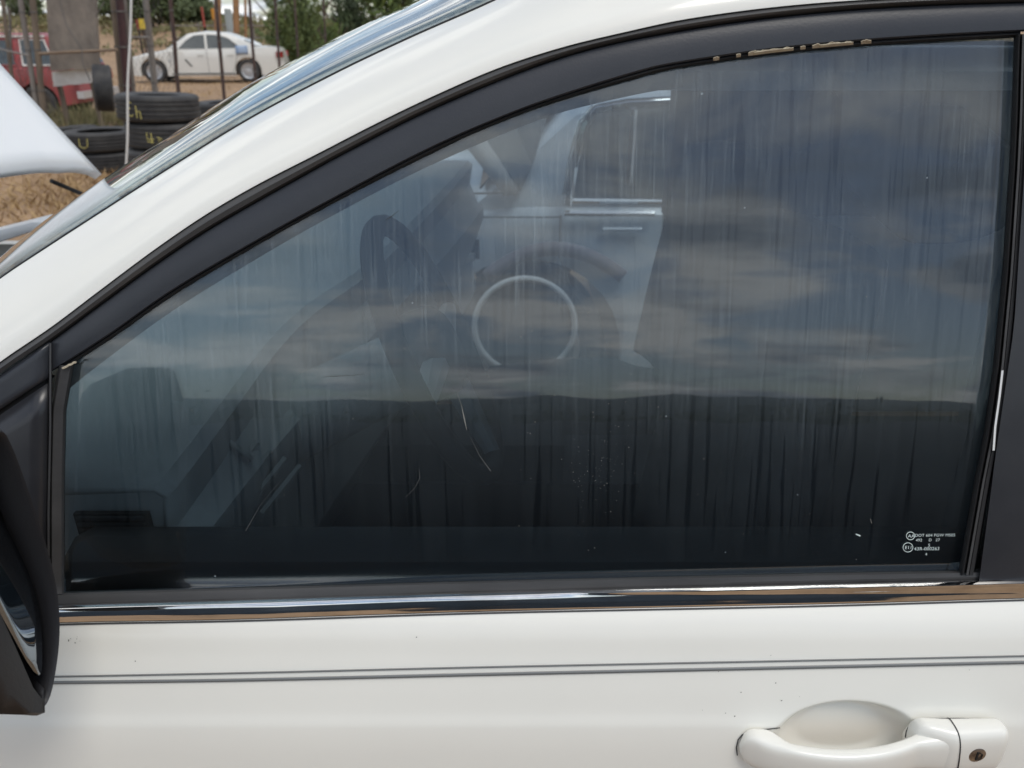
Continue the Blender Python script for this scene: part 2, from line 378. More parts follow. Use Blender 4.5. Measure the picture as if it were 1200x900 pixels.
# --- white pillar and roof rail
xs = fr(-160, 1330, 120)
rows = []
pill_top = []
prof = [(0.0, -0.0045), (0.02, -0.0050), (0.06, -0.0045)]
for k in range(13):
    t = k / 12
    row = []
    for x in xs:
        a = Q(x, cOuter(x), -0.003)
        b = P(x, cPill(x), Q(x, cOuter(x)).y + 0.085)
        p = a.lerp(b, t)
        bul = 4 * t * (1 - t) * 0.011 + (0.003 * math.sin(PI * min(1, t * 8)) if t < .125 else 0)
        p += Vector((0, -0.8, 0.6)) * bul
        row.append(p)
    if k == 0: rows.append([p + Vector((0, 0.012, -0.002)) for p in row])
    rows.append(row)
pill_top = rows[-1]
rows.append([p + Vector((0.002, 0.006, -0.012)) for p in pill_top])
build('pillar_panel', MB().grid(rows), 'paint', car, angle=50)

# --- black door frame: outer lip, flat band
mb = MB(); rr = []
for fn, off in ((lambda x: cOuter(x) - 1.0, 0.012), (lambda x: cOuter(x) + 0.5, 0.002), (lambda x: cOuter(x) + 2.5, -0.003), (lambda x: (cOuter(x) + cLip(x)) / 2, -0.0055), (lambda x: cLip(x) - 3, -0.004), (lambda x: cLip(x), 0.0015), (lambda x: cLip(x) + 1.5, 0.004)):
    rr.append([Q(x, fn(x), off) for x in xs])
build('frame_lip', mb.grid(rr), 'lip', car)
xs2 = fr(58.5, 1204, 110)
rr = []
for fn, off in ((lambda x: cLip(x) + 0.5, 0.006), (lambda x: cLip(x) + 2, 0.0005), (lambda x: cLip(x) * .75 + cIn(x) * .25, -0.0005), (lambda x: (cLip(x) + cIn(x)) / 2, -0.001), (lambda x: cLip(x) * .25 + cIn(x) * .75, -0.0005), (lambda x: cIn(x) - 2, 0.0003), (lambda x: cIn(x), 0.002), (lambda x: cIn(x) + .5, 0.010)):
    rr.append([Q(x, fn(x), off) for x in xs2])
build('door_frame', MB().grid(rr), 'satin', car)
rr = []
for fn, off in ((lambda x: cIn(x) - 1, 0.008), (lambda x: cIn(x) + 0.5, 0.004), (lambda x: (cIn(x) + cGl(x)) / 2, 0.003), (lambda x: cGl(x) - .5 + 0.6 * mnoise.noise(Vector((x * .11, 0, 0))), 0.006), (lambda x: cGl(x) + .5 + 0.8 * mnoise.noise(Vector((x * .11, 0, 0))), 0.016)):
    rr.append([Q(x, fn(x), off) for x in fr(72, 1196, 200)])
build('window_seal', MB().grid(rr), 'rubber', car)

# --- sail panel in front of the glass (two pieces with a seam)
def poly_sheet(pts, off, thick=0.006, bev=0.0015, name='panel', m='satin', n=7):
    """panel with rounded rim from a pixel outline (quad: tl, tr, br, bl)"""
    tl, tr, br, bl = pts; rows = []
    for k in range(n + 1):
        t = k / n; row = []
        for j in range(n + 1):
            s = j / n
            x = (tl[0] * (1 - s) + tr[0] * s) * (1 - t) + (bl[0] * (1 - s) + br[0] * s) * t
            y = (tl[1] * (1 - s) + tr[1] * s) * (1 - t) + (bl[1] * (1 - s) + br[1] * s) * t
            e = min(s, 1 - s, t, 1 - t) * n
            row.append(Q(x, y, off + (bev if e < .5 else 0)))
        rows.append(row)
    return build(name, MB().grid(rows), m, car, solid=thick, soff=-1)
sail = poly_sheet([(-95, 505), (57, 401), (56, 443), (-95, 543)], -0.0035, name='sail_panel_top', m='satin')
sail2 = poly_sheet([(-95, 550), (55, 449.5), (52, 690), (-95, 702)], -0.002, name='sail_panel', m='satin2')
poly_sheet([(-95, 538), (58, 438), (57, 455), (-95, 556)], 0.004, name='sail_seam', m='rubber')

# --- rubber channels left and right of the glass
def strip(name, path, m, widths, offs, n=40):
    """strip following pixel path [(x,y)..]; widths list of sideways pixel offsets with depth offs"""
    f = path; rows = []
    for w, o in zip(widths, offs):
        row = []
        for i in range(n):
            t = i / (n - 1) * (len(f) - 1); k = min(int(t), len(f) - 2); u = t - k
            x = f[k][0] * (1 - u) + f[k + 1][0] * u; y = f[k][1] * (1 - u) + f[k + 1][1] * u
            row.append(Q(x + w, y, o))
        rows.append(row)
    return build(name, MB().grid(rows), m, car)
strip('front_channel', [(78, 428), (69, 480), (67, 560), (67, 640), (67, 696)], 'greyrub', [-9.5, -8.5, -6, 0, 5, 8, 9], [0.010, 0.001, -0.001, 0.001, 0.002, 0.006, 0.016])
strip('channel_edge', [(59, 402), (59, 500), (57, 600), (57, 696)], 'lip', [-2, -1, 1, 2], [0.006, -0.0055, -0.0055, 0.006])
gr = [(1189, 40), (1186, 140), (1183, 200), (1175, 320), (1164, 433), (1153, 510), (1142, 565), (1123, 674)]
strip('rear_channel', gr, 'rubber', [-1, 0, 2.5, 5, 6.5, 8, 9, 13, 17, 19], [0.014, 0.006, 0.001, -0.001, 0.001, 0.006, 0.006, 0.000, 0.000, 0.008])
strip('rear_channel_rib', [(x + 10.5, y) for x, y in gr], 'greyrub', [-2, -1.2, 1.2, 2], [0.002, -0.001, -0.001, 0.002])
seam = [(1206, 30), (1203, 115), (1199, 200), (1187, 383), (1165, 535), (1158, 590), (1146, 680)]
strip('pillar_applique', seam, 'satin2', [0, 1.5, 20, 60, 100, 110], [0.010, -0.002, -0.004, -0.003, 0.000, 0.012])
strip('paint_chip_strip', [(1174.5, 434), (1171, 465), (1166, 500), (1164, 528)], 'white', [-1.6, -.8, 1.4, 2], [0.004, -0.003, -0.003, 0.004])

# --- the pane itself
xl = curve([(40, 84), (424, 84), (460, 76), (500, 70), (700, 70)])
rows = []
NB, NR = 56, 34
for k in range(NR + 1):
    t = k / NR; row = []
    for j in range(NB + 1):
        u = j / NB
        xb, xt = 66 + (1130 - 66) * u, 80 + (1196 - 80) * u
        yb, yt = cBot(xb) + 8, cGl(xt) - 15
        x = xb + (xt - xb) * t + 14 * 4 * t * (1 - t) * u
        y = yb + (yt - yb) * t
        row.append(Q(x, y, 0.0080))
    rows.append(row)
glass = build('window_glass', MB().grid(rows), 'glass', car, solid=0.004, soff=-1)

# --- belt: grey wiper strip, chrome moulding
xsb = fr(-140, 1330, 100)
cCT = curve([(-140, 718), (76, 707), (280, 701), (560, 692), (960, 682), (1200, 677), (1330, 675)])
cCB = curve([(-140, 742), (76, 732), (280, 728), (560, 719), (960, 710.5), (1200, 703.5), (1330, 700)])
rr = [[Q(x, cBot(x) - 3, 0.016) for x in xsb], [Q(x, cBot(x), 0.004) for x in xsb], [Q(x, cBot(x) + 1.5, 0.0015) for x in xsb], [Q(x, cCT(x) - 2, 0.0005) for x in xsb], [Q(x, cCT(x) + 1, 0.002) for x in xsb]]
build('belt_wiper', MB().grid(rr), 'greyrub', car)
def lerp0(T, x):
    for i in range(len(T) - 1):
        if x <= T[i + 1][0]: return T[i][1] + (T[i + 1][1] - T[i][1]) * (x - T[i][0]) / (T[i + 1][0] - T[i][0])
    return T[-1][1]
rr = []
NC = 24
for k in range(NC + 1):
    t = k / NC
    off = lerp0([(0, .003), (.06, -.002), (.14, -.0055), (.26, -.0086), (.40, -.0078), (.65, -.0050), (.88, -.0017), (.95, .0006), (1, .004)], t)
    rr.append([Q(x, cCT(x) * (1 - t) + cCB(x) * t, off + 0.0008 * mnoise.noise(Vector((x * .006, t * 1.6, 3))) + 0.00012 * mnoise.noise(Vector((x * .03, t * 4, 7)))) for x in xsb])
build('chrome_moulding', MB().grid(rr), 'chrome', car, angle=60)
rr = [[Q(x, cCB(x) - 2.5, 0.006) for x in xsb], [Q(x, cCB(x) - 1.2, -0.001) for x in xsb], [Q(x, cCB(x) + 0.8, -0.001) for x in xsb], [Q(x, cCB(x) + 1.5, 0.004) for x in xsb]]
build('moulding_lip', MB().grid(rr), 'paint_seam', car)

# --- door skin with the hand recess
HC = Q(993, 872); HRX = 0.0700; HRZ = 0.0385
ztop_at = lambda x: Q(600 + x * 1330, cCB(600 + x * 1330) - 4).z
def skin(x0, x1, z0, z1, nx, nz, recess=False, tilt=True):
    rows = []
    for i in range(nz + 1):
        row = []
        for j in range(nx + 1):
            x = x0 + (x1 - x0) * j / nx
            zt = _zt(max(-.6, min(.62, x))) if z1 > .9 else z1
            z = z0 + (zt - z0) * i / nz
            zs = z
            y = S(zs)
            if recess:
                r = ((x - HC.x) / HRX) ** 2 + ((z - HC.z) / HRZ) ** 2
                if r < 1.0:
                    q = 1 - r; q = min(1.0, q * 1.35); y += 0.020 * q * q * (3 - 2 * q)
            # soft sheet-metal waviness
            y += 0.0003 * mnoise.noise(Vector((x * 3.1, z * 5.0, 1.0)))
            row.append((x, y, z))
        rows.append(row)
    return rows
_zt = curve([(Q(px, cCB(px)).x, Q(px, cCB(px) - 5).z) for px in range(-100, 1331, 110)])
ZT = 0.952
XD0, XD1 = -0.585, 0.553
build('door_skin', MB().grid(skin(XD0, XD1, 0.26, 0.72, 60, 30)), 'paint', car, solid=0.002, soff=-1)
build('door_skin', MB().grid(skin(XD0, HC.x - .10, 0.72, ZT, 60, 220)), 'paint', car, angle=60)
build('door_skin', MB().grid(skin(HC.x - .10, HC.x + .10, 0.72, ZT, 180, 220, True)), 'paint', car, angle=60)
build('door_skin', MB().grid(skin(HC.x + .10, XD1, 0.72, ZT, 30, 220)), 'paint', car, angle=60)
build('fender', MB().grid(skin(-1.35, XD0 - .005, 0.26, ZT + .005, 40, 40)), 'paint', car, solid=0.002, soff=-1)
build('rear_door_skin', MB().grid(skin(XD1 + .005, 1.45, 0.26, ZT, 40, 40)), 'paint', car, solid=0.002, soff=-1)
build('quarter_panel', MB().grid(skin(1.455, 2.55, 0.30, ZT - .004, 40, 30)), 'paint', car, solid=0.002, soff=-1)

# --- pinstripes
c1 = curve([(-100, 797), (70, 793), (280, 788.8), (560, 782), (900, 775), (1200, 768.8), (1330, 766)])
c2 = curve([(-100, 804), (70, 800), (280, 797), (560, 790.5), (900, 783), (1200, 776.2), (1330, 773)])
for c, w in ((c1, 0.85), (c2, 1.7)):
    X = fr(-90, 1300, 90)
    build('pinstripe', MB().grid([[Q(x, c(x) - w, -0.0012) for x in X], [Q(x, c(x) + w, -0.0012) for x in X]]), 'stripe', car, solid=0.0006, soff=0)

mb = MB(); rp = random.Random(21)
for i in range(24):
    x, y = rp.choice([(rp.uniform(80, 1190), rp.uniform(735, 890)), (rp.gauss(84, 6), rp.gauss(750, 1.5)), (rp.uniform(850, 1000), rp.uniform(800, 890))])
    rr_ = rp.uniform(.00025, .0007); c = Q(x, y, -.0009)
    mb.add([c + Vector((math.cos(q) * rr_ * rp.uniform(.6, 1.2), -.0001, math.sin(q) * rr_ * rp.uniform(.6, 1.2))) for q in [k * PI / 4 for k in range(8)]], [tuple(range(8))])
o = build('grime_specks', mb, 'haze_mark', car, smooth=False); o['kind'] = 'stuff'
# --- handle
def ring(c, ty, tz, n=28, e=3.6):
    r = []
    for j in range(n):
        t = 2 * PI * j / n; ct, s = math.cos(t), math.sin(t)
        r.append(c + Vector((0, math.copysign(abs(ct) ** (2 / e), ct) * ty, math.copysign(abs(s) ** (2 / e), s) * tz)))
    return r
zt0 = 0.0
hx0, hx1 = Q(865, 870).x, Q(1105, 860).x
HZ = Q(890, 853).z - 0.014
rows = []
NS = 46
for i in range(NS + 1):
    s = i / NS; x = hx0 + (hx1 - hx0) * s
    endl = min(1, s / .07); el = math.sqrt(max(0, 1 - (1 - endl) ** 2))
    bow = 0.024 * math.sin(PI * min(1, max(0, (s - .02) / .90))) ** 0.6 if s < .92 else 0.008
    bow = max(bow, 0.006 if s < .5 else 0.0128 * min(1, (s - .5) / .3))
    # the grip pulls clear of the skin in the middle, lies on it at both ends
    outy = S(HZ) - 0.006 - bow
    iny = S(HZ) + 0.004 if (s < .16 or s > .86) else outy + 0.012
    k = min(1, max(0, (s - .12) / .10)) * min(1, max(0, (.90 - s) / .09)); k = k * k * (3 - 2 * k)
    iny = (S(HZ) + .004) * (1 - k) + (outy + .013) * k
    cyy = (outy + iny) / 2; ty = (iny - outy) / 2
    tz = (0.0180 - 0.0035 * math.sin(PI * s) + .0030 * max(0, (s - .75) / .25) ** 2) * max(.12, el)
    rows.append(ring(Vector((x, cyy, HZ + 0.004 * s)), ty * max(.3, el), tz))
handle = build('door_handle', MB().grid(rows, True, True), 'paint', car, angle=50)
kx0, kx1 = Q(1062, 850).x, Q(1176, 850).x
rows = []
for i in range(29):
    s = i / 28; x = kx0 + (kx1 - kx0) * s
    er = min(1, (1 - s) / .16); er = math.sqrt(max(0.0, 1 - (1 - er) ** 2)); el = min(1, s / .12); el = math.sqrt(max(0, 1 - (1 - el) ** 2))
    e = max(.05, er * (0.25 + .75 * el))
    th = 0.024 * (0.45 + .55 * min(1, s / .35)) * max(.25, er) * (1 - .25 * s)
    rows.append(ring(Vector((x, S(HZ) + 0.004 - th / 2, HZ + .005)), th / 2 + .002, 0.0245 * e, e=3.2))
cap = build('key_cover', MB().grid(rows, True, True), 'paint', handle, angle=50)
gx_ = Q(1111, 860).x; gt = .0214
gp = ring(Vector((gx_, S(HZ) + .004 - gt / 2, HZ + .005)), gt / 2 + .0023, .0248, 40, e=3.2)
for i_, p_ in enumerate(gp): p_.x += .004 * (p_.z - HZ) / .025 * -1
build('handle_gap', MB().tube(gp + [gp[0]], .00055, 5), 'paint_seam', handle)
LC = P(1143, 883, S(HZ) - 0.0165)
mb = MB(); mb.lathe([(0.0001, -0.0025), (0.0062, -0.0025), (0.0078, -0.0018), (0.0082, 0.0), (0.0082, 0.006)], LC, 28, 'Y')
lock = build('lock_cylinder', mb, 'key', handle)
mb = MB(); mb.box((LC.x - .0007, LC.y - .0032, LC.z - .0045), (LC.x + .0007, LC.y - .0024, LC.z + .0045))
mb.tube([(LC.x + .0012, LC.y - .003, LC.z + .004), (LC.x + .0040, LC.y - .003, LC.z + .0022), (LC.x + .0040, LC.y - .003, LC.z - .0022), (LC.x + .0012, LC.y - .003, LC.z - .004)], .0004, 5)
build('key_slot', mb, 'dark', handle)
mb = MB(); mb.lathe([(0.0082, 0.004), (0.0100, -0.0006), (0.0125, 0.002), (0.013, 0.008)], LC, 32, 'Y')
build('lock_bezel', mb, 'paint', handle)
# dark gap line around the handle feet
def outline(ptsx, off, r, name, m, par):
    return build(name, MB().tube([Q(x, y, off) for x, y in ptsx], r, 6), m, par)
outline([(864, 885), (863, 876), (865, 867), (870, 861), (880, 858), (896, 855), (914, 853)], -0.0008, .0005, 'handle_gasket', 'paint_seam', handle)
outline([(1061, 864), (1062, 857), (1066, 849), (1072, 844.5), (1082, 842.5), (1120, 842), (1150, 843), (1164, 845), (1172, 849), (1175, 857), (1175, 880)], -0.0008, .0005, 'handle_gasket', 'paint_seam', handle)

# --- windshield (bulging glass across the car)
CY = 1.38
iw = [i for i, x in enumerate(xs) if x <= 600]
near = [pill_top[i].copy() for i in iw]
rows = []
NVv = 28
for k in range(NVv + 1):
    v = k / NVv; row = []
    for ip, p in enumerate(near):
        y0 = p.y + .004; y1 = 2 * CY - y0
        b = 4 * v * (1 - v)
        b = b ** 0.8
        row.append(Vector((p.x - 0.118 * b, y0 + (y1 - y0) * v, p.z + 0.020 * b - .001)))
    rows.append(row)
wind = build('windshield', MB().grid(rows), 'wind', car, solid=0.005, soff=-1, angle=80)
wr = rows
# black frit edge / seal along the near pillar
build('windshield_seal', MB().tube([p + Vector((0, .003, .0005)) for p in near], 0.0013, 6), 'rubber', car)
# far pillar and roof
rows = []
far = [Vector((p.x, 2 * CY - p.y, p.z)) for p in pill_top]
lowf = [Vector((p.x + .01, 2 * CY - p.y + .07, p.z - .06)) for p in pill_top]
build('far_pillar', MB().grid([far, [a.lerp(b, .5) + Vector((0, .008, .008)) for a, b in zip(far, lowf)], lowf]), 'paint', car, solid=.01, soff=-1)
hd = [r[-1] for r in wr]
rows = []
for i in range(16):
    s = i / 15; x = s * 1.95
    row = []
    for k in range(NVv + 1):
        p = hd[k]; v = k / NVv
        b = 4 * v * (1 - v)
        zt = p.z + 0.035 * math.sin(PI * min(1, s * .9)) - .05 * max(0, s - .8) / .2 * s
        row.append(Vector((p.x * (1 - s) + (hd[0].x) * s + x, p.y, zt + .03 * b * min(1, s * 4))))
    rows.append(row)
build('roof', MB().grid(rows), 'paint', car, solid=0.012, soff=-1)
# rear side glass, rail and pillars beyond the frame of the picture
xr0, xr1 = Q(1316, 200).x, 1.30
build('rear_door_glass', MB().grid([[(x, S(z) + .012, z) for x in fr(xr0, xr1, 10)] for z in fr(.965, 1.37, 8)]), 'darkglass', car, solid=.004, soff=-1)
mb = MB()
for x0, x1 in ((1.29, 1.36),):
    mb.grid([[(x + (z - .96) * .3, S(z), z) for x in (x0, x1)] for z in fr(.955, 1.40, 8)])
build('rear_pillar', mb, 'satin2', car, solid=.02, soff=-1)
mb = MB(); mb.grid([[(x, S(z) - .001, z) for x in fr(.56, 1.9, 12)] for z in fr(1.365, 1.425, 4)])
build('rear_frame_band', mb, 'satin', car, solid=.02, soff=-1)
mb = MB(); mb.grid([[(1.36 + s * .9 - (0 if s else 0), S(z) + .004, .952 + (z - .952) * (1 - s)) for z in fr(.952, 1.41, 8)] for s in fr(0, 1, 8)])
build('rear_quarter_pillar', mb, 'paint', car, solid=.02, soff=-1)
mb = MB(); mb.grid([[(x, y, .955 - .05 * max(0, x - 2.3)) for y in fr(.52, 2.24, 8)] for x in fr(2.2, 2.56, 6)]); mb.box((2.54, .56, .35), (2.6, 2.2, .94))
build('trunk', mb, 'paint', car)
build('rear_window', MB().grid([[(1.93 + (1 - t) * .35, y, .95 + t * .46) for y in fr(.62, 2.14, 6)] for t in fr(0, 1, 6)]), 'darkglass', car, solid=.004)
# far side, floor, sill
mb = MB()
mb.box((.44, 2.235, .3), (2.5, 2.25, .955)); build('far_side_skin', mb, 'paint', car)
mb = MB(); mb.box((-.9, .56, .24), (2.5, 2.2, .30)); build('floor_pan', mb, 'int_dark', car)
mb = MB(); mb.box((.43, 2.14, .95), (.56, 2.22, 1.42)); mb.box((.56, 2.16, .95), (1.9, 2.165, 1.40)); mb.box((1.4, .66, .3), (1.45, 2.15, 1.30))
build('far_trim_and_light_block', mb, 'int_dark', car)  # far B pillar trim plus dark boxes added to block light through the rear
mb = MB(); mb.box((.1, .70, 1.375), (1.9, 2.08, 1.39)); build('headliner', mb, 'int_mid', car)
# near inner trim seen through the glass, behind the upper edge
cTr = curve([(60, 474), (100, 440), (200, 366), (300, 304), (382, 257), (500, 196), (633, 140), (700, 121), (793, 103), (1000, 88), (1200, 82)])
rows = []
for t in fr(0, 1, 5):
    rows.append([P(x, (cGl(x) - 16) * (1 - t) + cTr(x) * t, Q(x, cGl(x)).y + .055 - .012 * math.sin(PI * t)) for x in fr(60, 800, 50)])
build('pillar_trim', MB().grid(rows), 'int_light', car, solid=.012, soff=-1)
mb = MB(); mb.box((.47, .62, .5), (.60, .70, 1.36)); build('belt_pillar_trim', mb, 'int_dark', car)
rows = [[Vector((x, y, z)) for x in fr(-.42, .44, 4)] for y, z in ((.575, .93), (.585, .968), (.61, .975), (.64, .965), (.655, .92), (.66, .45))]
build('door_card', MB().grid(rows), 'int_dark', car, solid=.004)

# --- dashboard
rows = []
def dashsec(y):
    t = (y - .66) / (2.12 - .66)
    a = P(548, 189, 2.10); b = P(566, 244, 2.10); c = P(565, 300, 2.10)
    A0, B0, C0 = Vector((-.36, .66, 1.00)), Vector((-.33, .66, .93)), Vector((-.34, .66, .80))
    mid = math.sin(PI * min(1, max(0, (t - .0) / .9))) * -.02
    s = t * t * (3 - 2 * t) * .35 + t * .65
    top = A0.lerp(a, s); led = B0.lerp(b, s); low = C0.lerp(c, s)
    top.y = led.y = low.y = y
    bin_ = math.exp(-((y - 1.0) / .22) ** 2)         # instrument hood in front of the driver
    top.z += .035 * bin_
    return [Vector((-.98, y, .93)), Vector((-.80, y, 1.00)), top + Vector((-.12, 0, .0)), top, top + Vector((.012, 0, -.012)), top + Vector((.004, 0, -.06)), led + Vector((-.015, 0, .012)), led, led + Vector((0, 0, -.03)), low + Vector((-.03, 0, .0)), low + Vector((-.02, 0, -.10)), low + Vector((-.10, 0, -.26))]
for y in fr(.66, 2.12, 26): rows.append(dashsec(y))
dash = build('dashboard', MB().grid(rows, False), 'int_mid', car, solid=.01, soff=-1, angle=30)
for ye in (2.119, .661):
    e = dashsec(ye); mb = MB(); mb.add(e, [tuple(range(len(e)))]); build('dash_end_cap', mb, 'int_mid', dash)
a, b, c, d = P(541, 283, 2.13), P(562, 277, 2.13), P(562, 300, 2.13), P(541, 306, 2.13)
def vent(name, y, x0, z0, w, h, n):
    mb = MB(); mb.box((x0, y - .006, z0), (x0 + w, y, z0 + h)); v = build(name, mb, 'dark', dash)
    mb = MB()
    for i in range(n): mb.box((x0 + .004, y - .010, z0 + h * (i + .5) / n - .0015), (x0 + w - .004, y - .002, z0 + h * (i + .5) / n + .0015))
    build('vent_vanes', mb, 'int_dark', v)
vent('side_vent', 2.10, P(541, 300, 2.1).x, P(541, 303, 2.1).z, .05, .055, 4)
vent('air_vent', .655, P(98, 630, .655).x, P(98, 627, .655).z, .075, .03, 4)
# instrument hood (arched) seen at lower left, ribbed vent grille next to it
rows = []
for t in fr(0, 1, 8):
    row = []
    for j in range(17):
        u = j / 16; px = 128 + 165 * u; py = 560 - 84 * math.sin(PI * (.12 + .60 * u)) + 45 * u + 26 * t
        row.append(P(px, py, .80 + .10 * math.sin(PI * t)))
    rows.append(row)
build('instrument_hood', MB().grid(rows), 'int_light', dash, solid=.006)
mb = MB()
for i in range(7):
    x0, y0 = 205 + i * 17, 505 + i * 9
    a = P(x0 + 45, y0 - 14, .84); b = P(x0, y0 + 42, .80)
    mb.tube([a, b], .0042, 5)
build('ribbed_grille', mb, 'int_light', dash)
rows = []
for t in fr(0, 1, 5):
    rows.append([P(78 + 155 * u, 556 + 70 * u ** 2 + 45 * t * (1 - u * .6), .70 + .03 * t) for u in fr(0, 1, 14)])
build('door_mirror_trim', MB().grid(rows), 'int_mid', car, solid=.006)

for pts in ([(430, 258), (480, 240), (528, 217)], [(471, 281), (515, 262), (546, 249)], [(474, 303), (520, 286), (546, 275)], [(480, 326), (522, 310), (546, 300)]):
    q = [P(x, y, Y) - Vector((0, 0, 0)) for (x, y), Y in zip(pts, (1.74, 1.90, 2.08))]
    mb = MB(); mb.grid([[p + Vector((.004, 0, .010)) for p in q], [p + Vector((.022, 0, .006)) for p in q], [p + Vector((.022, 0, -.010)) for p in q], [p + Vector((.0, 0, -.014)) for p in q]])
    build('dash_ledge_highlight', mb, 'int_light', dash, solid=.004)  # pale strips standing for the highlights along the dash ledges
# --- steering wheel
SC = P(514, 410, .99); tl = R(24)
ux = Vector((0, 1, 0)); uz = Vector((-math.sin(tl), 0, math.cos(tl))); un = Vector((math.cos(tl), 0, math.sin(tl)))
pts = []
NW = 48; rows = []
for i in range(NW):
    t = 2 * PI * i / NW; d = ux * math.cos(t) + uz * math.sin(t); c = SC + d * .185
    rows.append([c + (d * math.cos(q) * .0145 + un * math.sin(q) * .0145) for q in [2 * PI * j / 10 for j in range(10)]])
rows.append(rows[0])
sw = build('steering_wheel', MB().grid(rows, True), 'int_dark', car)
mb = MB()
mb.grid([[SC + (ux * math.cos(t) * r + uz * math.sin(t) * r * .8) + un * h for t in fr(0, 2 * PI, 20)] for r, h in ((.001, .02), (.06, .02), (.078, .008), (.08, -.03), (.001, -.03))])
build('wheel_hub', mb, 'int_dark', sw)
for sg in (-1, 1):
    mb = MB(); mb.tube([SC + ux * sg * .06, SC + ux * sg * .18], [.02, .012], 8); build('wheel_spoke', mb, 'int_mid', sw)
mb = MB(); mb.tube([SC - ux * 0 - uz * .06, SC - uz * .18], [.02, .012], 8); build('wheel_spoke', mb, 'int_mid', sw)
mb = MB(); mb.tube([SC - un * .02, SC - un * .28 + Vector((0, 0, -.02))], [.05, .06], 14); build('steering_column', mb, 'int_mid', car)
# --- seats
def seat(y0, xb, tilt, name='front_seat'):
    mb = MB(); rows = []
    for u in fr(0, 1, 14):
        x = -.12 + .74 * u
        rows.append([Vector((x, y0 + .25 * v, .60 + .035 * math.sin(PI * min(1, u * 1.1)) - .03 * (u > .6) * u - .11 * abs(v) ** 3.5 - (.06 if u < .05 else 0))) for v in fr(-1, 1, 13)])
    s = build(name, mb.grid(rows), 'int_seat', car, solid=.10, soff=-1)
    mb = MB(); rows = []
    for u in fr(0, 1, 14):
        w = .25 * (1 - .25 * u ** 3)
        rows.append([Vector((xb + tilt * u * .6 + .05 * abs(v) ** 3 * -1, y0 + w * v, .60 + .58 * u)) for v in fr(-1, 1, 13)])
    build('seat_back', mb.grid(rows), 'int_seat', s, solid=.10, soff=-1)
    mb = MB(); rows = []
    for u in fr(0, 1, 9):
        h = .10 * math.sin(PI * (.12 + .76 * u)); rows.append(ring(Vector((xb + tilt * .6 + .06, y0 - .13 + .26 * u, 1.27)), h, h * .8)) if 0 else rows.append([Vector((xb + tilt * .6 + .07 + .05 * math.cos(q), y0 - .13 + .26 * u, 1.26 + (.085 * (.6 + .4 * math.sin(PI * u))) * math.sin(q))) for q in [2 * PI * j / 14 for j in range(14)]])
    build('headrest', mb.grid(rows, True, True), 'int_seat', s)
seat(.98, .36, .14); seat(1.78, .475, .14)
mb = MB(); mb.box((-.45, 1.28, .3), (.5, 1.48, .62)); mb.box((-.40, 1.29, .62), (.1, 1.47, .70)); build('centre_console', mb, 'int_dark', car)

# --- etched marking in the glass corner
def text_mesh(body, size, origin_px, name, parent, m='etch', shear=0.0, ext=0.0):
    cu = bpy.data.curves.new(name, 'FONT'); cu.body = body; cu.size = size; cu.shear = shear; cu.extrude = ext; cu.space_character = 1.05
    to = bpy.data.objects.new('tmp_text', cu); col.objects.link(to)
    bpy.context.view_layer.update()
    dg = bpy.context.evaluated_depsgraph_get(); me = bpy.data.meshes.new_from_object(to.evaluated_get(dg)); bpy.data.objects.remove(to)
    o0 = Q(*origin_px, off=0.0070); up = (Q(origin_px[0], origin_px[1] - 20, 0.0070) - Q(origin_px[0], origin_px[1] + 20, 0.0070)).normalized(); up.x = 0; up.normalize()
    inv = WM[parent].inverted()
    for v in me.vertices: v.co = inv @ (o0 + Vector((1, 0, 0.012)) * v.co.x + up * v.co.y + Vector((0, -1, .25)) * v.co.z)
    me.materials.clear(); me.materials.append(M[m]); me.name = name
    o = bpy.data.objects.new(name, me); col.objects.link(o); o.parent = parent; WM[o] = WM[parent]; return o
text_mesh('DOT 604 PGW M505', .0037, (1072, 629), 'glass_marking', glass)
text_mesh('492     D   27', .0036, (1073, 634.5), 'glass_marking', glass)
text_mesh('S', .0038, (1087.5, 640.5), 'glass_marking', glass)
text_mesh('43R-000263', .0043, (1071, 645), 'glass_marking', glass)
text_mesh('4', .0037, (1084, 651), 'glass_marking', glass)
for c, r, s in (((1067, 628), .0036, 'AA'), ((1064, 641.5), .0043, 'E11')):
    o0 = Q(*c, off=0.0068); up = (Q(c[0], c[1] - 20) - Q(c[0], c[1] + 20)).normalized()
    mb = MB(); mb.tube([o0 + Vector((1, 0, 0)) * math.cos(t) * r + up * math.sin(t) * r for t in fr(0, 2 * PI, 25)], .00028, 5)
    build('marking_circle', mb, 'etch', glass)
    text_mesh(s, .0042, (c[0] - (3.2 if s == 'AA' else 3.9), c[1] + 1.9), 'glass_marking', glass)
# scratches and dried spots on the glass
def scratch(pts, w, m='etch'):
    build('scratch', MB().tube([Q(x, y, 0.0074) for x, y in pts], w, 4), m, glass)
scratch([(378, 442), (390, 441), (412, 440), (427, 438)], [.0001, .0003, .0002, .0001], 'haze_mark')
scratch([(536, 461), (541, 476), (544, 490), (547, 504)], [.0001, .0002, .0007, .0002], 'haze_mark2')
scratch([(491, 549), (492, 560), (486, 572), (475, 583)], [.0001, .0003, .0002, .0001], 'haze_mark')
scratch([(551, 512), (562, 534), (575, 552)], [.0001, .0003, .0005], 'haze_mark')
scratch([(288, 622), (305, 592), (330, 562)], [.0003, .0001, .0001], 'haze_mark')
scratch([(1003, 626), (1008, 628)], [.0005, .0007]); scratch([(1020, 608), (1021.5, 613)], [.0002, .0003], 'haze_mark2')
scratch([(451, 258), (458, 254), (467, 247)], [.0001, .0003, .0001], 'haze_mark')
rs = random.Random(3); mb = MB()
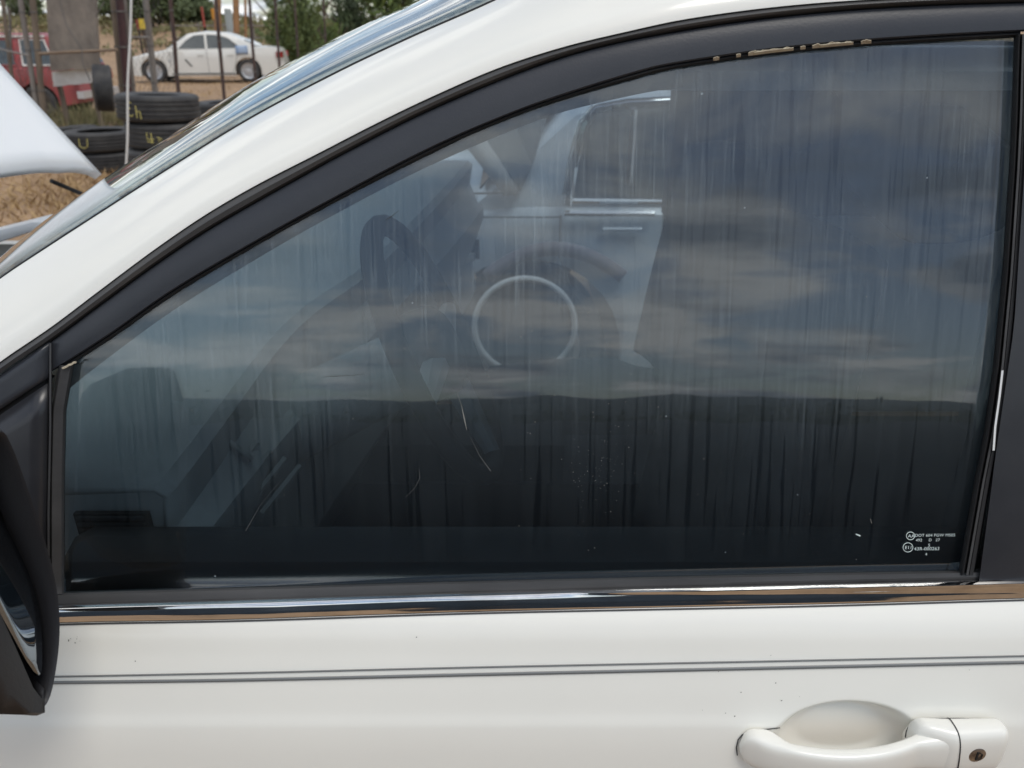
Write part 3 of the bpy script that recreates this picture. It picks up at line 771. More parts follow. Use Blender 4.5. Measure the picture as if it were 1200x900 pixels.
for i in range(300):
    x, y = rs.choice([(rs.gauss(690, 60), rs.gauss(420, 55)), (rs.gauss(700, 18), rs.gauss(545, 30)), (rs.uniform(120, 1130), rs.uniform(330, 660))])
    if y < cGl(x) + 15 or y > 680 or x > 1120: continue
    r = rs.choice([.00014, .0002, .00025, .0004]) * rs.uniform(.7, 1.2); c = Q(x, y, 0.0076)
    mb.add([c + Vector((math.cos(q) * r, -.0001, math.sin(q) * r)) for q in [k * PI / 3 for k in range(6)]], [(0, 1, 2, 3, 4, 5)])
o = build('dried_spots', mb, 'haze_mark2', glass, smooth=False); o['kind'] = 'stuff'
# torn cream chips along the upper seal
mb = MB()
for x0, x1, h in ((884, 930, .5), (962, 1000, .5), (836, 843, 2), (863, 868, 1.6), (877, 890, 4.2), (889, 902, 2.6), (900, 913, 3), (918, 926, 3.5), (938, 944, 1.5), (952, 962, 3), (969, 985, 4), (989, 998, 2.8), (1009, 1021, 2.8)):
    t_, b_ = [], []
    for i in range(9):
        x = x0 + (x1 - x0) * i / 8; yb = cIn(x) + 3.0
        t_.append(Q(x, yb - 2 - h * (.35 + .65 * abs(mnoise.noise(Vector((x * .9, 1, 0)))) * 1.6) * math.sin(PI * (i + .3) / 8.6), -.0012)); b_.append(Q(x, yb + 1, .0030))
    mb.grid([b_, t_])
o = build('paint_chips', mb, 'chip', car, smooth=False, solid=.0004); o['kind'] = 'stuff'
mb = MB()
for i in range(14):
    x = 74 + i * 1.1; p = Q(x, 431 - (x - 74) * .5 + rs.random(), -.0005); mb.box(p - Vector((.0005, .001, .0005)), p + Vector((.0005, .001, .0007)))
build('channel_debris', mb, 'chip', car, smooth=False)

# --- door mirror (lower left)
def ell(c, ux_, uy_, rx, ry, n, e=2.2, ph=0):
    r = []
    for j in range(n):
        t = 2 * PI * j / n + ph; a, b = math.cos(t), math.sin(t)
        r.append(c + ux_ * math.copysign(abs(a) ** (2 / e), a) * rx + uy_ * math.copysign(abs(b) ** (2 / e), b) * ry)
    return r
# rim outline of the housing opening, in pixels, held in a plane facing back along the car and slightly out
mir_out = [(-150, 640), (-90, 570), (-40, 522), (0, 503), (14, 520), (30, 562), (46, 610), (60, 655), (69, 700), (71, 745), (66, 790), (58, 822), (45, 834), (10, 838), (-50, 838), (-110, 832), (-150, 800), (-165, 740), (-165, 690)]
mn = Vector((0.95, -0.28, 0.04)).normalized(); mo = P(20, 680, 0.43)
def on_plane(px, py, o, n):
    d = ray(px, py); return CAM + d * ((o - CAM).dot(n) / d.dot(n))
outp = [on_plane(x, y, mo, mn) for x, y in mir_out]
def smooth_loop(pts, sub=4):
    r = []; n = len(pts)
    for i in range(n):
        p0, p1, p2, p3 = pts[i - 1], pts[i], pts[(i + 1) % n], pts[(i + 2) % n]
        for k in range(sub):
            t = k / sub; r.append(.5 * ((2 * p1) + (p2 - p0) * t + (2 * p0 - 5 * p1 + 4 * p2 - p3) * t * t + (3 * p1 - p0 - 3 * p2 + p3) * t ** 3))
    return r
outp = smooth_loop(outp); cen = sum(outp, Vector()) / len(outp)
def sc(loop, s, d): return [cen + (p - cen) * s + mn * d for p in loop]
mb = MB(); mb.grid([sc(outp, .55, -.10), sc(outp, .86, -.075), sc(outp, 1.01, -.04), sc(outp, 1.012, -.012), sc(outp, 1.0, -.003), sc(outp, .985, 0), sc(outp, .962, -.002), sc(outp, .945, -.010), sc(outp, .94, -.03)], True)
mb.f.append(tuple(range(len(outp)))[::-1])
mir = build('door_mirror', mb, 'mirrorhouse', car, angle=55)
gin = [on_plane(x, y, mo, mn) for x, y in [(-130, 650), (-85, 585), (-35, 535), (-4, 514), (12, 546), (30, 590), (46, 636), (57, 680), (59, 720), (54, 760), (42, 798), (22, 752), (0, 690), (-40, 640), (-100, 620)]]
gin = smooth_loop(gin)
mb = MB(); k = 8
c2_ = sum(gin, Vector()) / len(gin)
mg = Vector((0.97, -0.06, 0.20)).normalized(); mgo = mo - mn * .004
gin = [p - mg * ((p - mgo).dot(mg)) for p in gin]; c2_ = sum(gin, Vector()) / len(gin)
rws = [[c2_ + (p - c2_) * s - mn * (.012 + 0.002 * s * s) for p in gin] for s in fr(0.02, 1, k)]
mb.grid(rws, True); mb.f.append(tuple(range(len(gin))))
build('mirror_glass', mb, 'mirror', mir, solid=.003, soff=-1)
# the deep lower lip of the housing below the glass
low = [(-150, 640), (-90, 650), (-40, 668), (-4, 700), (20, 752), (41, 800), (52, 812), (58, 800)]
mb = MB(); mb.grid([[on_plane(x, y, mo, mn) - mn * .013 for x, y in low], [on_plane(x - 3, y + 8, mo, mn) - mn * .002 for x, y in low], [on_plane(x - 12 + (4 if x > 30 else 0), min(833, y + 60), mo, mn) + mn * .001 for x, y in low], [on_plane(x - 20 + (8 if x > 30 else 0), min(836, y + 150), mo, mn) - mn * .002 for x, y in low]])
build('housing_lip', mb, 'mirrorhouse', mir, solid=.002, soff=-1)
mb = MB(); mb.tube([P(-60, 700, .46), P(-90, 660, .56)], [.03, .035], 12); build('mirror_arm', mb, 'mirrorhouse', mir)

# --- raised hood
rearc = P(115, 205, 2.16)
def hrear(u):   # u 0 far corner .. 1 near corner
    y = 2.16 - 1.56 * u
    c = 4 * u * (1 - u)
    x = rearc.x + .0 + .055 * c; z = rearc.z - .005 + .095 * c ** .75
    return Vector((x, y, z))
p0 = P(115, 205, 2.16); p1 = P(0, 96, 2.10)
hd_ = (p1 - p0); hd_.y = 0; hd_.normalize()
rows = []
for t in fr(0, 1, 22):
    row = []
    for u in fr(0, 1, 30):
        b = hrear(u); inw = (u - .5) * 2
        p = b + hd_ * (1.12 * t) + Vector((0, -inw * 0.02 * -t * 3, 0))
        # crowned panel, with two soft creases
        cr_ = math.cos(inw * PI / 2) * .045 * min(1, t * 3)
        nn_ = Vector((-hd_.z, 0, hd_.x)) * -1
        cre = .006 * math.exp(-((abs(inw) - .72) / .06) ** 2)
        p = p + nn_ * (-(cr_ + cre))
        p.y += -inw * 0.06 * t * t
        row.append(p)
    rows.append(row)
hood = build('raised_hood', MB().grid(rows), 'hood', car, solid=.022, soff=0, angle=60)
mb = MB(); mb.tube([P(60, 212, 2.05), P(100, 229, 2.14)], .006, 8); build('hood_strut', mb, 'rubber', car)
# far fender top, cowl and engine bay
f0, f1 = P(-40, 281, 2.16), P(38, 262, 2.14)
mb = MB(); mb.grid([[f0 + Vector((-1.0, .1, -.15)), f0 + Vector((0, .10, 0)), f1 + Vector((0, .10, .0)), f1 + Vector((.5, .1, .03))], [f0 + Vector((-1.0, 0, -.12)), f0, f1, f1 + Vector((.5, 0, .02))], [f0 + Vector((-1.0, -.05, -.2)), f0 + Vector((0, -.02, -.035)), f1 + Vector((0, -.02, -.02)), f1 + Vector((.5, -.02, -.02))]])
build('far_fender', mb, 'hood', car, solid=.004)
mb = MB(); mb.box((-1.9, .56, .5), (-1.0, 2.12, .80)); mb.box((-1.7, .9, .8), (-1.25, 1.8, .90)); build('engine_bay', mb, 'dark', car)
mb = MB(); mb.box((-1.12, .60, .78), (-.80, 2.1, .90)); build('cowl', mb, 'int_dark', car)
mb = MB(); mb.box((-2.1, .56, .3), (-1.95, 2.2, .86)); mb.box((-2.0, 2.2, .3), (-.6, 2.24, .86)); build('front_bumper', mb, 'paint', car)

# ================================================================== SHARED BUILDERS
def tyre_profile(Ro, Ri, w, grooves=True):
    h = w / 2; p = []
    p += [(Ri, -h * .84), (Ri + .02, -h * .90), (Ro - .055, -h * .99), (Ro - .022, -h * .93), (Ro - .006, -h * .80)]
    for k in (-.52, -.18, .18, .52):
        if grooves: p += [(Ro, h * (k - .10)), (Ro - .009, h * (k - .08)), (Ro - .009, h * (k + .08)), (Ro, h * (k + .10))]
    p += [(Ro - .006, h * .80), (Ro - .022, h * .93), (Ro - .055, h * .99), (Ri + .02, h * .90), (Ri, h * .84), (Ri + .004, 0.0), (Ri, -h * .84)]
    return p
def tyre(loc, Ro=.36, Ri=.225, w=.22, label='', rot=(0, 0, 0), group=None):
    root = empty('tyre', loc, rot=Euler(rot))
    mb = MB(); prof = tyre_profile(Ro, Ri, w)
    # hollow carcass: inner wall instead of a solid core
    pr = [(r, h) for r, h in prof[:-2]] + [(Ri + .01, w * .34), (Ro - .035, w * .30), (Ro - .03, 0), (Ro - .035, -w * .30), (Ri + .01, -w * .34), (Ri, -w * .36)]
    mb.lathe(pr, (0, 0, 0), 56)
    build('tyre_casing', mb, 'tyre', root, local=True, angle=30)
    tag(root, label, 'tyre', group)
    return root
def marks(root, strokes, Ro, ang, m='chalk', r=.0045):
    mb = MB()
    for st in strokes: mb.tube([(math.cos(ang + x / Ro) * (Ro + .001), math.sin(ang + x / Ro) * (Ro + .001), z) for x, z in st], r, 5)
    build('chalk_mark', mb, m, root, local=True)

def wheel(root, x, y, zc, r, w, side, spokes=7, rim='rim'):
    mb = MB(); pr = [(rr_, h) for rr_, h in tyre_profile(r, r * .66, w, False)]
    mb.lathe(pr, (x, y, zc), 32, 'Y'); wh = build('wheel', mb, 'tyre', root, local=True, angle=30)
    f = side * w * .40
    mb = MB(); mb.lathe([(r * .68, f), (r * .66, f + side * .01), (r * .60, f), (r * .58, f - side * .06), (r * .1, f - side * .07)], (x, y, zc), 28, 'Y')
    mb.lathe([(r * .60, f - side * .01), (r * .56, f - side * .012), (r * .56, f - side * .03)], (x, y, zc), 28, 'Y')
    for k in range(spokes):
        m_ = Matrix.Translation((x, y + f - side * .015, zc)) @ Matrix.Rotation(2 * PI * k / spokes, 4, 'Y')
        mb.box((-r * .055, -.012, r * .08), (r * .055, .012, r * .60), m_)
    mb.lathe([(r * .14, f - side * .03), (r * .14, f), (.001, f + side * .005)], (x, y, zc), 16, 'Y')
    build('rim', mb, rim, wh, local=True, angle=30)
    return wh

def lerp_tab(tab, x):
    if x <= tab[0][0]: return tab[0][1]
    for i in range(len(tab) - 1):
        if x <= tab[i + 1][0]:
            t = (x - tab[i][0]) / (tab[i + 1][0] - tab[i][0]); t = t * t * (3 - 2 * t) * .5 + t * .5
            return tab[i][1] + (tab[i + 1][1] - tab[i][1]) * t
    return tab[-1][1]
def vehicle(name, label, cat, loc, rz, top, gh, hw, wheels, wr=.32, paint='carwhite', zb=.20, belt=.9, tum=.22, wins=(), extra=None, rim='rim', spokes=7, roofflat=0.0, ws=True, glassm='cargl'):
    """top: [(x, z)] silhouette of the lower body, front at -x; gh: [(x, z)] greenhouse silhouette"""
    root = empty(name, loc, rz); tag(root, label, cat)
    x0, x1 = top[0][0], top[-1][0]; Lh = (x1 - x0) / 2; xc = (x0 + x1) / 2
    xsn = sorted(set([x0 + (x1 - x0) * i / 60 for i in range(61)] + [w + s * wr * 1.16 * q for w in wheels for s in (-1, 1) for q in (1.0, .98, .9, .75)]))
    def hwx(x): return hw * (1 - .16 * (abs(x - xc) / Lh) ** 7 - .015 * (abs(x - xc) / Lh) ** 2)
    rows = []
    for x in xsn:
        zt = lerp_tab(top, x); b = zb + .06 * max(0, abs(x - xc) / Lh - .85) / .15; ra = wr * 1.16
        for w in wheels:
            if abs(x - w) < ra: b = max(b, wr + math.sqrt(max(0, ra * ra - (x - w) ** 2)))
        zt = max(zt, b + .03); y = hwx(x); sh = min(zt - .02, belt - .03); sh = max(sh, b + .02)
        half = [(0, b), (y * .80, b), (y * .985, b), (y, b + (sh - b) * .35), (y * .998, b + (sh - b) * .75), (y * .985, sh), (y * .96, zt - .008), (y * .90, zt), (y * .5, zt + .018), (0, zt + .022)]
        rows.append([Vector((x, yy, z)) for yy, z in half] + [Vector((x, -yy, z)) for yy, z in half[-2:0:-1]])
    body = build('body', MB().grid(rows, True, True), paint, root, local=True, angle=32)
    # greenhouse
    g0, g1 = gh[0][0], gh[-1][0]; rows = []
    def gside(z): return hw * .955 - tum * max(0, z - belt)
    gx = sorted(set([g0 + (g1 - g0) * i / 36 for i in range(37)] + [p[0] for p in gh]))
    def ght(x):
        for i in range(len(gh) - 1):
            if x <= gh[i + 1][0] + 1e-9:
                t = (x - gh[i][0]) / (gh[i + 1][0] - gh[i][0]); return gh[i][1] + (gh[i + 1][1] - gh[i][1]) * t
        return gh[-1][1]
    for x in gx:
        zt = max(ght(x), belt + .004); zz_ = [belt - .03, belt + (zt - belt) * .5, belt + (zt - belt) * .88]
        half = [(gside(z), z) for z in zz_] + [(gside(zt) - .035, zt - .004), (gside(zt) - .12, zt + .012), (0, zt + .025)]
        rows.append([Vector((x, yy, z)) for yy, z in half] + [Vector((x, -yy, z)) for yy, z in half[-2::-1]])
    build('cabin', MB().grid(rows), paint, root, local=True, angle=35)
    for poly, chrome in wins:
        for sg in (-1, 1):
            pts = [Vector((x, sg * (gside(z) + .004), z)) for x, z in poly]
            mb = MB(); mb.add(pts, [tuple(range(len(pts)))]); w_ = build('side_window', mb, 'darkpane', root, local=True, smooth=False, solid=.006, soff=0)
            mb = MB(); mb.tube(pts + [pts[0]], chrome[1], 5, False); build('window_frame', mb, chrome[0], w_, local=True)
    if ws:
        for (a, b), nm in (((gh[0], gh[1]), 'windshield'), ((gh[-1], gh[-2]), 'rear_window')):
            d = Vector((b[0] - a[0], 0, b[1] - a[1])); n_ = Vector((-d.z, 0, d.x)).normalized(); n_ = n_ if n_.z > 0 else -n_
            A = Vector((a[0], 0, max(a[1], belt))) + d * .08 + n_ * .022; B = Vector((a[0], 0, a[1])) + d * .90 + n_ * .028
            wA, wB = gside(A.z) * .93, gside(B.z) * .86
            mb = MB(); mb.grid([[A + Vector((0, wA * v, -.0)) for v in fr(-1, 1, 9)], [B + Vector((0, wB * v, 0)) for v in fr(-1, 1, 9)]])
            build(nm, mb, 'darkpane', root, local=True, smooth=False, solid=.008, soff=1)
    for w in wheels:
        for sg in (-1, 1): wheel(root, w, sg * (hw - .12), wr, wr, .20, sg, spokes, rim)
    return root, hwx, gside
M['darkrim'] = mat('dirty_steel_rim', (0.10, 0.085, 0.07), 0.8)
M['darkpane'] = mat('dark_window_pane', (0.05, 0.06, 0.06), 0.06, coat=1.0, color2=(0.09, 0.10, 0.095), vscale=2.2)  # colour noise paints a faint reflection into the panes
def add_side_line(root, pts, hwx, r=.006, m='paint_seam', side=(-1, 1), name='door_seam', dy=0.0):
    for sg in side:
        mb = MB(); mb.tube([Vector((x, sg * (hwx(x) * .999 + dy), z)) for x, z in pts], r, 4); build(name, mb, m, root, local=True)
def bx_part(root, name, lo, hi, m, rot=None):
    mb = MB(); mb.box(lo, hi, rot); return build(name, mb, m, root, local=True, smooth=False)

# ================================================================== VEHICLES
# white sedan beyond the fence
FR = G(196, 97); RE = G(300, 91)
mid = (FR + RE) / 2
ss_loc = (-9.6, 26.4, 0)
tp = [(-2.34, .42), (-2.30, .62), (-2.15, .72), (-1.6, .84), (-1.0, .93), (0, .95), (1.2, .97), (1.75, 1.02), (2.2, 1.00), (2.36, .86), (2.40, .5)]
gh = [(-1.08, .93), (-.38, 1.37), (.10, 1.44), (.75, 1.40), (1.20, 1.22), (1.62, 1.01)]
wins = [([(-.72, .95), (-.28, .95), (.10, .955), (.10, 1.36), (-.20, 1.34), (-.45, 1.20)], ('carwhite', .012)),
        ([(.16, .955), (.95, .97), (1.12, 1.02), (.80, 1.26), (.55, 1.345), (.16, 1.365)], ('carwhite', .012))]
ws_, hwx, gs = vehicle('parked_sedan', 'faded white four-door sedan parked on the dirt beyond the fence pickets', 'car', ss_loc, R(9), tp, gh, .88, (-1.48, 1.30), .335, 'carwhite', .20, .93, .30, wins, spokes=9)
add_side_line(ws_, [(-.95, .90), (-.95, .45), (-.85, .25)], hwx); add_side_line(ws_, [(.13, .95), (.13, .25)], hwx); add_side_line(ws_, [(1.02, .95), (1.0, .70), (.85, .30)], hwx)
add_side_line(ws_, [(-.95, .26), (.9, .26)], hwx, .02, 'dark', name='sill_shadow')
for x in (-.06, .82): add_side_line(ws_, [(x - .09, .80), (x + .09, .81)], hwx, .014, 'carwhite', name='door_handle', dy=.02)
add_side_line(ws_, [(-.52, .67), (-.36, .47)], hwx, .022, 'dark', side=(-1,), name='body_scrape'); add_side_line(ws_, [(-1.0, .66), (-.97, .60)], hwx, .03, 'int_mid', side=(-1,), name='body_scrape')
for sg in (-1, 1):
    bx_part(ws_, 'tail_light', (2.18, sg * .78 - .08, .72), (2.38, sg * .78 + .08, .88), 'redlens')
    bx_part(ws_, 'headlight', (-2.30, sg * .70 - .12, .60), (-2.08, sg * .70 + .12, .70), 'lens')
    mb = MB(); mb.lathe([(.001, -.05), (.06, -.04), (.08, .02), (.06, .08), (.001, .09)], (-.78, sg * 1.0, 1.0), 12, 'Y'); build('side_mirror', mb, 'carwhite', ws_, local=True)
mb = MB(); mb.grid([[(1.00 + .35 * u, -.905 + .03 * u, .93 + .12 * v - .0 * u) for u in fr(0, 1, 5)] for v in fr(-1, 1, 4)])
build('blue_tarp_patch', mb, 'blue', ws_, local=True, solid=.01)

# red wagon behind the board
tp = [(-2.3, .45), (-2.25, .85), (-2.1, .98), (-1.2, 1.03), (0, 1.03), (1.9, 1.03), (2.05, .98), (2.1, .5)]
gh = [(-1.25, 1.03), (-.65, 1.62), (0, 1.66), (1.3, 1.66), (1.75, 1.60), (2.0, 1.03)]
wins = [([(-.95, 1.07), (-.15, 1.07), (-.15, 1.56), (-.55, 1.56)], ('red', .02)), ([(-.02, 1.07), (.95, 1.07), (.95, 1.56), (-.02, 1.56)], ('red', .02)), ([(1.10, 1.07), (1.72, 1.07), (1.58, 1.55), (1.10, 1.56)], ('sheet', .02))]
rw, hwx, gs = vehicle('red_wagon', 'faded red wagon standing behind the fence and the weathered board', 'car', (P(62, 120, 14.4).x - 1.35, 15.1, 0), R(2), tp, gh, .86, (-1.45, 1.25), .34, 'red', .28, 1.03, .16, wins, glassm='cargl', rim='darkrim')
add_side_line(rw, [(-.07, 1.0), (-.07, .34)], hwx); add_side_line(rw, [(1.0, 1.0), (1.0, .5)], hwx)
add_side_line(rw, [(-1.9, .86), (1.95, .86)], hwx, .012, 'chalk', name='side_stripe')
bx_part(rw, 'tail_light', (2.02, -.86, .75), (2.10, -.70, .95), 'redlens'); bx_part(rw, 'tail_light', (2.02, .70, .75), (2.10, .86, .95), 'redlens')
bx_part(rw, 'rear_bumper', (2.05, -.84, .42), (2.18, .84, .56), 'rim'); bx_part(rw, 'front_bumper', (-2.4, -.84, .42), (-2.26, .84, .56), 'rim')
bx_part(rw, 'roof_strip', (-.6, -.76, 1.60), (1.6, -.72, 1.64), 'sheet')

rw.scale = (.86, .86, .84)
# silver sedan on the far side, seen through both door openings, trunk lid up; faces right
SY = 2.72
silver_hw = .86
arch_c = P(617, 383, SY)
# local frame: rotate 180 so that its front (-x local) points to +x world
tp = [(-2.3, .42), (-2.25, .62), (-2.1, .72), (-1.0, .84), (0, .86), (1.35, .86), (2.0, .84), (2.2, .80), (2.24, .45)]
gh = [(-1.15, .84), (-.60, 1.22), (-.2, 1.30), (.85, 1.28), (1.15, 1.20), (1.50, .86)]
cx_ = arch_c.x; wlx = 1.32
ox = cx_ + wlx
def lx(px, py): p = P(px, py, SY); return (ox - p.x, p.z)
w1 = [lx(664, 238), lx(672, 190), lx(684, 146), lx(697, 129), lx(735, 124), lx(790, 121), lx(860, 120), lx(860, 240)]
sv, hwx, gs = vehicle('silver_sedan', 'old silver sedan with chrome window frames and trunk lid up, seen through the tinted window', 'car', (ox, SY + silver_hw, 0), R(180), tp, gh, silver_hw, (-1.36, wlx), .31, 'silver', .16, .86, .20, [(w1, ('chrome', .010))], spokes=0)
def svl(pts, r, m, name):
    mb = MB(); mb.tube([P(x, y, SY - .015) for x, y in pts], r, 6); build(name, mb, m, sv)
svl([(742, 128), (740, 165), (736, 215)], .014, 'chrome', 'window_divider')
svl([(661, 250), (700, 250.5), (767, 250.5)], .011, 'chrome', 'belt_chrome')
svl([(657, 252), (656, 300), (668, 335), (690, 370)], .004, 'paint_seam', 'door_seam')
svl([(565, 254.5), (657, 254.5)], .003, 'paint_seam', 'body_crease')
svl([(545, 227), (590, 226)], .004, 'paint_seam', 'body_crease')
svl([(706, 269), (752, 269)], .009, 'silver', 'door_handle')
svl([(665, 240), (673, 190), (685, 146), (699, 129), (735, 123), (790, 120)], .016, 'chrome', 'window_chrome')
svl([(660, 228), (667, 185), (679, 142), (697, 124), (735, 117), (790, 114)], .005, 'chrome', 'roof_gutter')
mb = MB()   # maroon arch lip
ac = P(640, 372, SY)
pts_o = [P(565 + 170 * t, 335 - 52 * math.sin(PI * (.08 + .84 * t)) ** .8, SY - .012) for t in fr(0, 1, 24)]
pts_i = [P(575 + 150 * t, 345 - 46 * math.sin(PI * (.08 + .84 * t)) ** .8, SY - .008) for t in fr(0, 1, 24)]
build('wheel_arch_lip', MB().grid([pts_o, pts_i]), 'rust', sv, solid=.01)
# pale trim ring on its wheel
wc = P(615, 383, SY - .07)
mb = MB(); rows = []
for t in [2 * PI * i / 48 for i in range(49)]:
    d = Vector((math.cos(t), 0, math.sin(t) * 1.0)); rows.append([wc + d * (.184 + .0105 * math.cos(q)) + Vector((0, .0105 * math.sin(q), 0)) for q in [2 * PI * j / 8 for j in range(8)]])
build('wheel_trim_ring', mb.grid(rows, True), 'white', sv)
mb = MB(); mb.lathe([(.001, 0), (.185, 0), (.186, .03)], wc + Vector((0, .01, 0)), 36, 'Y'); build('wheel_disc', mb, 'int_dark', sv)
# dark rear glass + raised trunk lid
mb = MB(); pts = [P(567, 165, SY + .12), P(586, 190, SY + .06), P(610, 224, SY + .02), P(624, 195, SY + .05), P(640, 140, SY + .14), P(600, 138, SY + .2)]
mb.add(pts, [tuple(range(6))]); build('quarter_glass', mb, 'darkpane', sv, smooth=False, solid=.006)
a = [P(520, 140, SY + .10), P(545, 170, SY + .06), P(575, 208, SY + .02), P(592, 230, SY)]
b = [P(545, 132, SY + .10), P(566, 162, SY + .06), P(586, 190, SY + .02), P(608, 226, SY)]
mb = MB(); mb.grid([a, b]); mb.grid([b, [p + Vector((0, 1.3, .0)) for p in b]]); build('raised_trunk_lid', mb, 'int_light', sv, solid=.02)

# ================================================================== GROUND, SKYLINE
rows = []
gxs = [-400, -200, -100, -60, -40, -30] + fr(-24, 8, 110) + [14, 30, 60, 120, 240, 400]
gys = [-400, -200, -90, -40, -20, -10, -4, 0] + fr(2, 34, 110) + [37, 40, 44, 48, 52, 56, 60, 66, 72, 80, 100, 130, 220, 420]
def H(y):
    t = max(0.0, min(1.0, (y - 38) / 36)); return 2.2 * t * t * (3 - 2 * t)
for y in gys:
    row = []
    for x in gxs:
        h = 0.0
        if -24 < x < 8 and 3.5 < y < 34: h = .05 * mnoise.noise(Vector((x * .7, y * .7, 0))) + .03 * mnoise.noise(Vector((x * 2.3, y * 2.3, 4)))
        row.append((x, y, h - .01 + H(y)))
    rows.append(row)
g = build('ground', MB().grid(rows), 'dirt', angle=180); tag(g, kind='structure')

def tufts(name, m, spots, h, w, rng, label, lean=.5):
    mb = MB()
    for (x, y, n) in spots:
        for _ in range(n):
            a = rng.uniform(0, 2 * PI); r = rng.random() ** .7 * w
            bx_, by_ = x + math.cos(a) * r, y + math.sin(a) * r; hh = h * rng.uniform(.4, 1.1); q = rng.uniform(0, PI)
            dx, dy = math.cos(q) * .012, math.sin(q) * .012; lx_, ly_ = rng.gauss(0, lean) * hh, rng.gauss(0, lean) * hh
            mb.add([(bx_ - dx, by_ - dy, -.02), (bx_ + dx, by_ + dy, -.02), (bx_ + lx_ + dx * .2, by_ + ly_ + dy * .2, hh)], [(0, 1, 2)])
    o = build(name, mb, m, smooth=False, normals=False); tag(o, label, 'grass', kind='stuff'); return o
rng = random.Random(11)
spots = []
for _ in range(900):
    px = rng.uniform(-10, 430); py = rng.uniform(86, 262); p = G(px, py)
    spots.append((p.x, p.y, 12 if py < 130 else 9))
tufts('dry_grass', 'drygrass', spots, .10, .45, rng, 'patches of short dry straw grass on the dirt', 1.1)
spots = []
for px, py, k in ((60, 138, 30), (70, 145, 40), (85, 136, 50), (100, 130, 60), (118, 138, 80), (128, 135, 90), (95, 148, 40), (20, 120, 50), (30, 118, 40), (110, 142, 40)):
    p = G(px, py + 18); spots.append((p.x, p.y, k * 3))
tufts('weeds', 'weeds', spots, .42, .40, rng, 'grey green weeds among the discarded tyres', .45)

def leaf_cloud(mb, c, rad, n, size, rng, lumps=9):
    cs = []
    for _ in range(lumps):
        d = Vector((rng.gauss(0, 1), rng.gauss(0, 1), rng.gauss(0, 1))).normalized() * rng.random() ** .5 * .72
        cs.append((Vector((c[0] + d.x * rad[0], c[1] + d.y * rad[1], c[2] + d.z * rad[2])), rng.uniform(.25, .5)))
    for _ in range(n):
        cc, s = rng.choice(cs); d = Vector((rng.gauss(0, 1), rng.gauss(0, 1), rng.gauss(0, 1))).normalized() * rng.random() ** .4 * s
        p = cc + Vector((d.x * rad[0], d.y * rad[1], d.z * rad[2]))
        u = Vector((rng.gauss(0, 1), rng.gauss(0, 1), rng.gauss(0, 1))).normalized(); v = u.orthogonal().normalized(); q = size * rng.uniform(.5, 1.3)
        mb.add([p - u * q, p + v * q * .5, p + u * q, p - v * q * .5], [(0, 1, 2, 3)])
def tree(name, label, base, h, w, n, size, m, group=None, spiky=False, trunk=.35):
    root = empty(name, base); tag(root, label, 'tree' if 'tree' in name else 'bush', group)
    rg = random.Random(hash(label) % 1000 if 0 else int(base[0] * 13 + base[1] * 7)); mb = MB()
    mb.tube([(0, 0, -.1), (.05, 0, h * .35), (-.05, .04, h * .8)], [h * .03, h * .022, h * .008], 7)
    for k in range(7):
        a = rg.uniform(0, 2 * PI); z0 = h * rg.uniform(.15, .6)
        mb.tube([(0, 0, z0), (math.cos(a) * w * .3, math.sin(a) * w * .3, z0 + h * .18), (math.cos(a) * w * .42, math.sin(a) * w * .42, z0 + h * .33)], [h * .013, h * .009, h * .004], 5)
    build('trunk', mb, 'bark', root, local=True)
    mb = MB()
    if spiky:
        for _ in range(70):
            a = rg.uniform(0, 2 * PI); el = rg.uniform(.15, 1.5); L_ = rg.uniform(.55, 1.05)
            d = Vector((math.cos(a) * math.cos(el) * w * .52, math.sin(a) * math.cos(el) * w * .52, math.sin(el) * h * .98)) * L_; b0 = Vector((0, 0, h * .04))
            for _ in range(n // 70):
                t = rg.uniform(.25, 1.0); p = b0 + d * t + Vector((rg.gauss(0, 1), rg.gauss(0, 1), rg.gauss(0, 1))) * w * .035 * (1.3 - t)
                u = (d.normalized() + Vector((rg.gauss(0, .5), rg.gauss(0, .5), rg.gauss(0, .5)))).normalized(); v = u.orthogonal().normalized(); q = size * rg.uniform(.6, 1.4)
                mb.add([p - u * q, p + v * q * .35, p + u * q, p - v * q * .35], [(0, 1, 2, 3)])
    else: leaf_cloud(mb, (0, 0, h * .52), (w / 2, w / 2, h * .50), n, size, rg, 22)
    c_ = build('crown', mb, m, root, local=True, smooth=False, normals=False)
    return root
def gpt(px, Y): d = ray(px, 60); return (CAM.x + d.x / d.y * Y, Y, H(Y))
tree('juniper_bush', 'large juniper bush right of the white sedan, bristly branch tips', gpt(352, 31), 3.6, 3.9, 11000, .075, 'leaf2', spiky=True)
tree('juniper_bush', 'darker green bush behind the large juniper, against the windshield edge', gpt(412, 33), 3.2, 4.0, 9000, .085, 'leaf', spiky=True)
tree('small_bush', 'bright green young bush low in front of the junipers', gpt(390, 29.5), 1.9, 1.5, 2200, .07, 'leaf3', spiky=True)
tree('leafy_tree', 'leafy tree whose branch shows above the top of the windshield', gpt(462, 24), 4.4, 2.4, 2600, .10, 'leaf3')
tree('leafy_tree', 'dark tree on the skyline between the wooden posts at far left', gpt(42, 74), 2.9, 4.0, 3600, .18, 'leaf5')
tree('leafy_tree', 'broad dark tree on the skyline right of the white cord', gpt(156, 66), 2.5, 4.6, 4000, .16, 'leaf5')
tree('leafy_tree', 'dark tree on the skyline above the white sedan hood', gpt(185, 62), 3.5, 6.5, 7000, .17, 'leaf5')
tree('leafy_tree', 'dark tree on the skyline above the white sedan roof', gpt(232, 64), 2.4, 5.6, 5000, .16, 'leaf5')
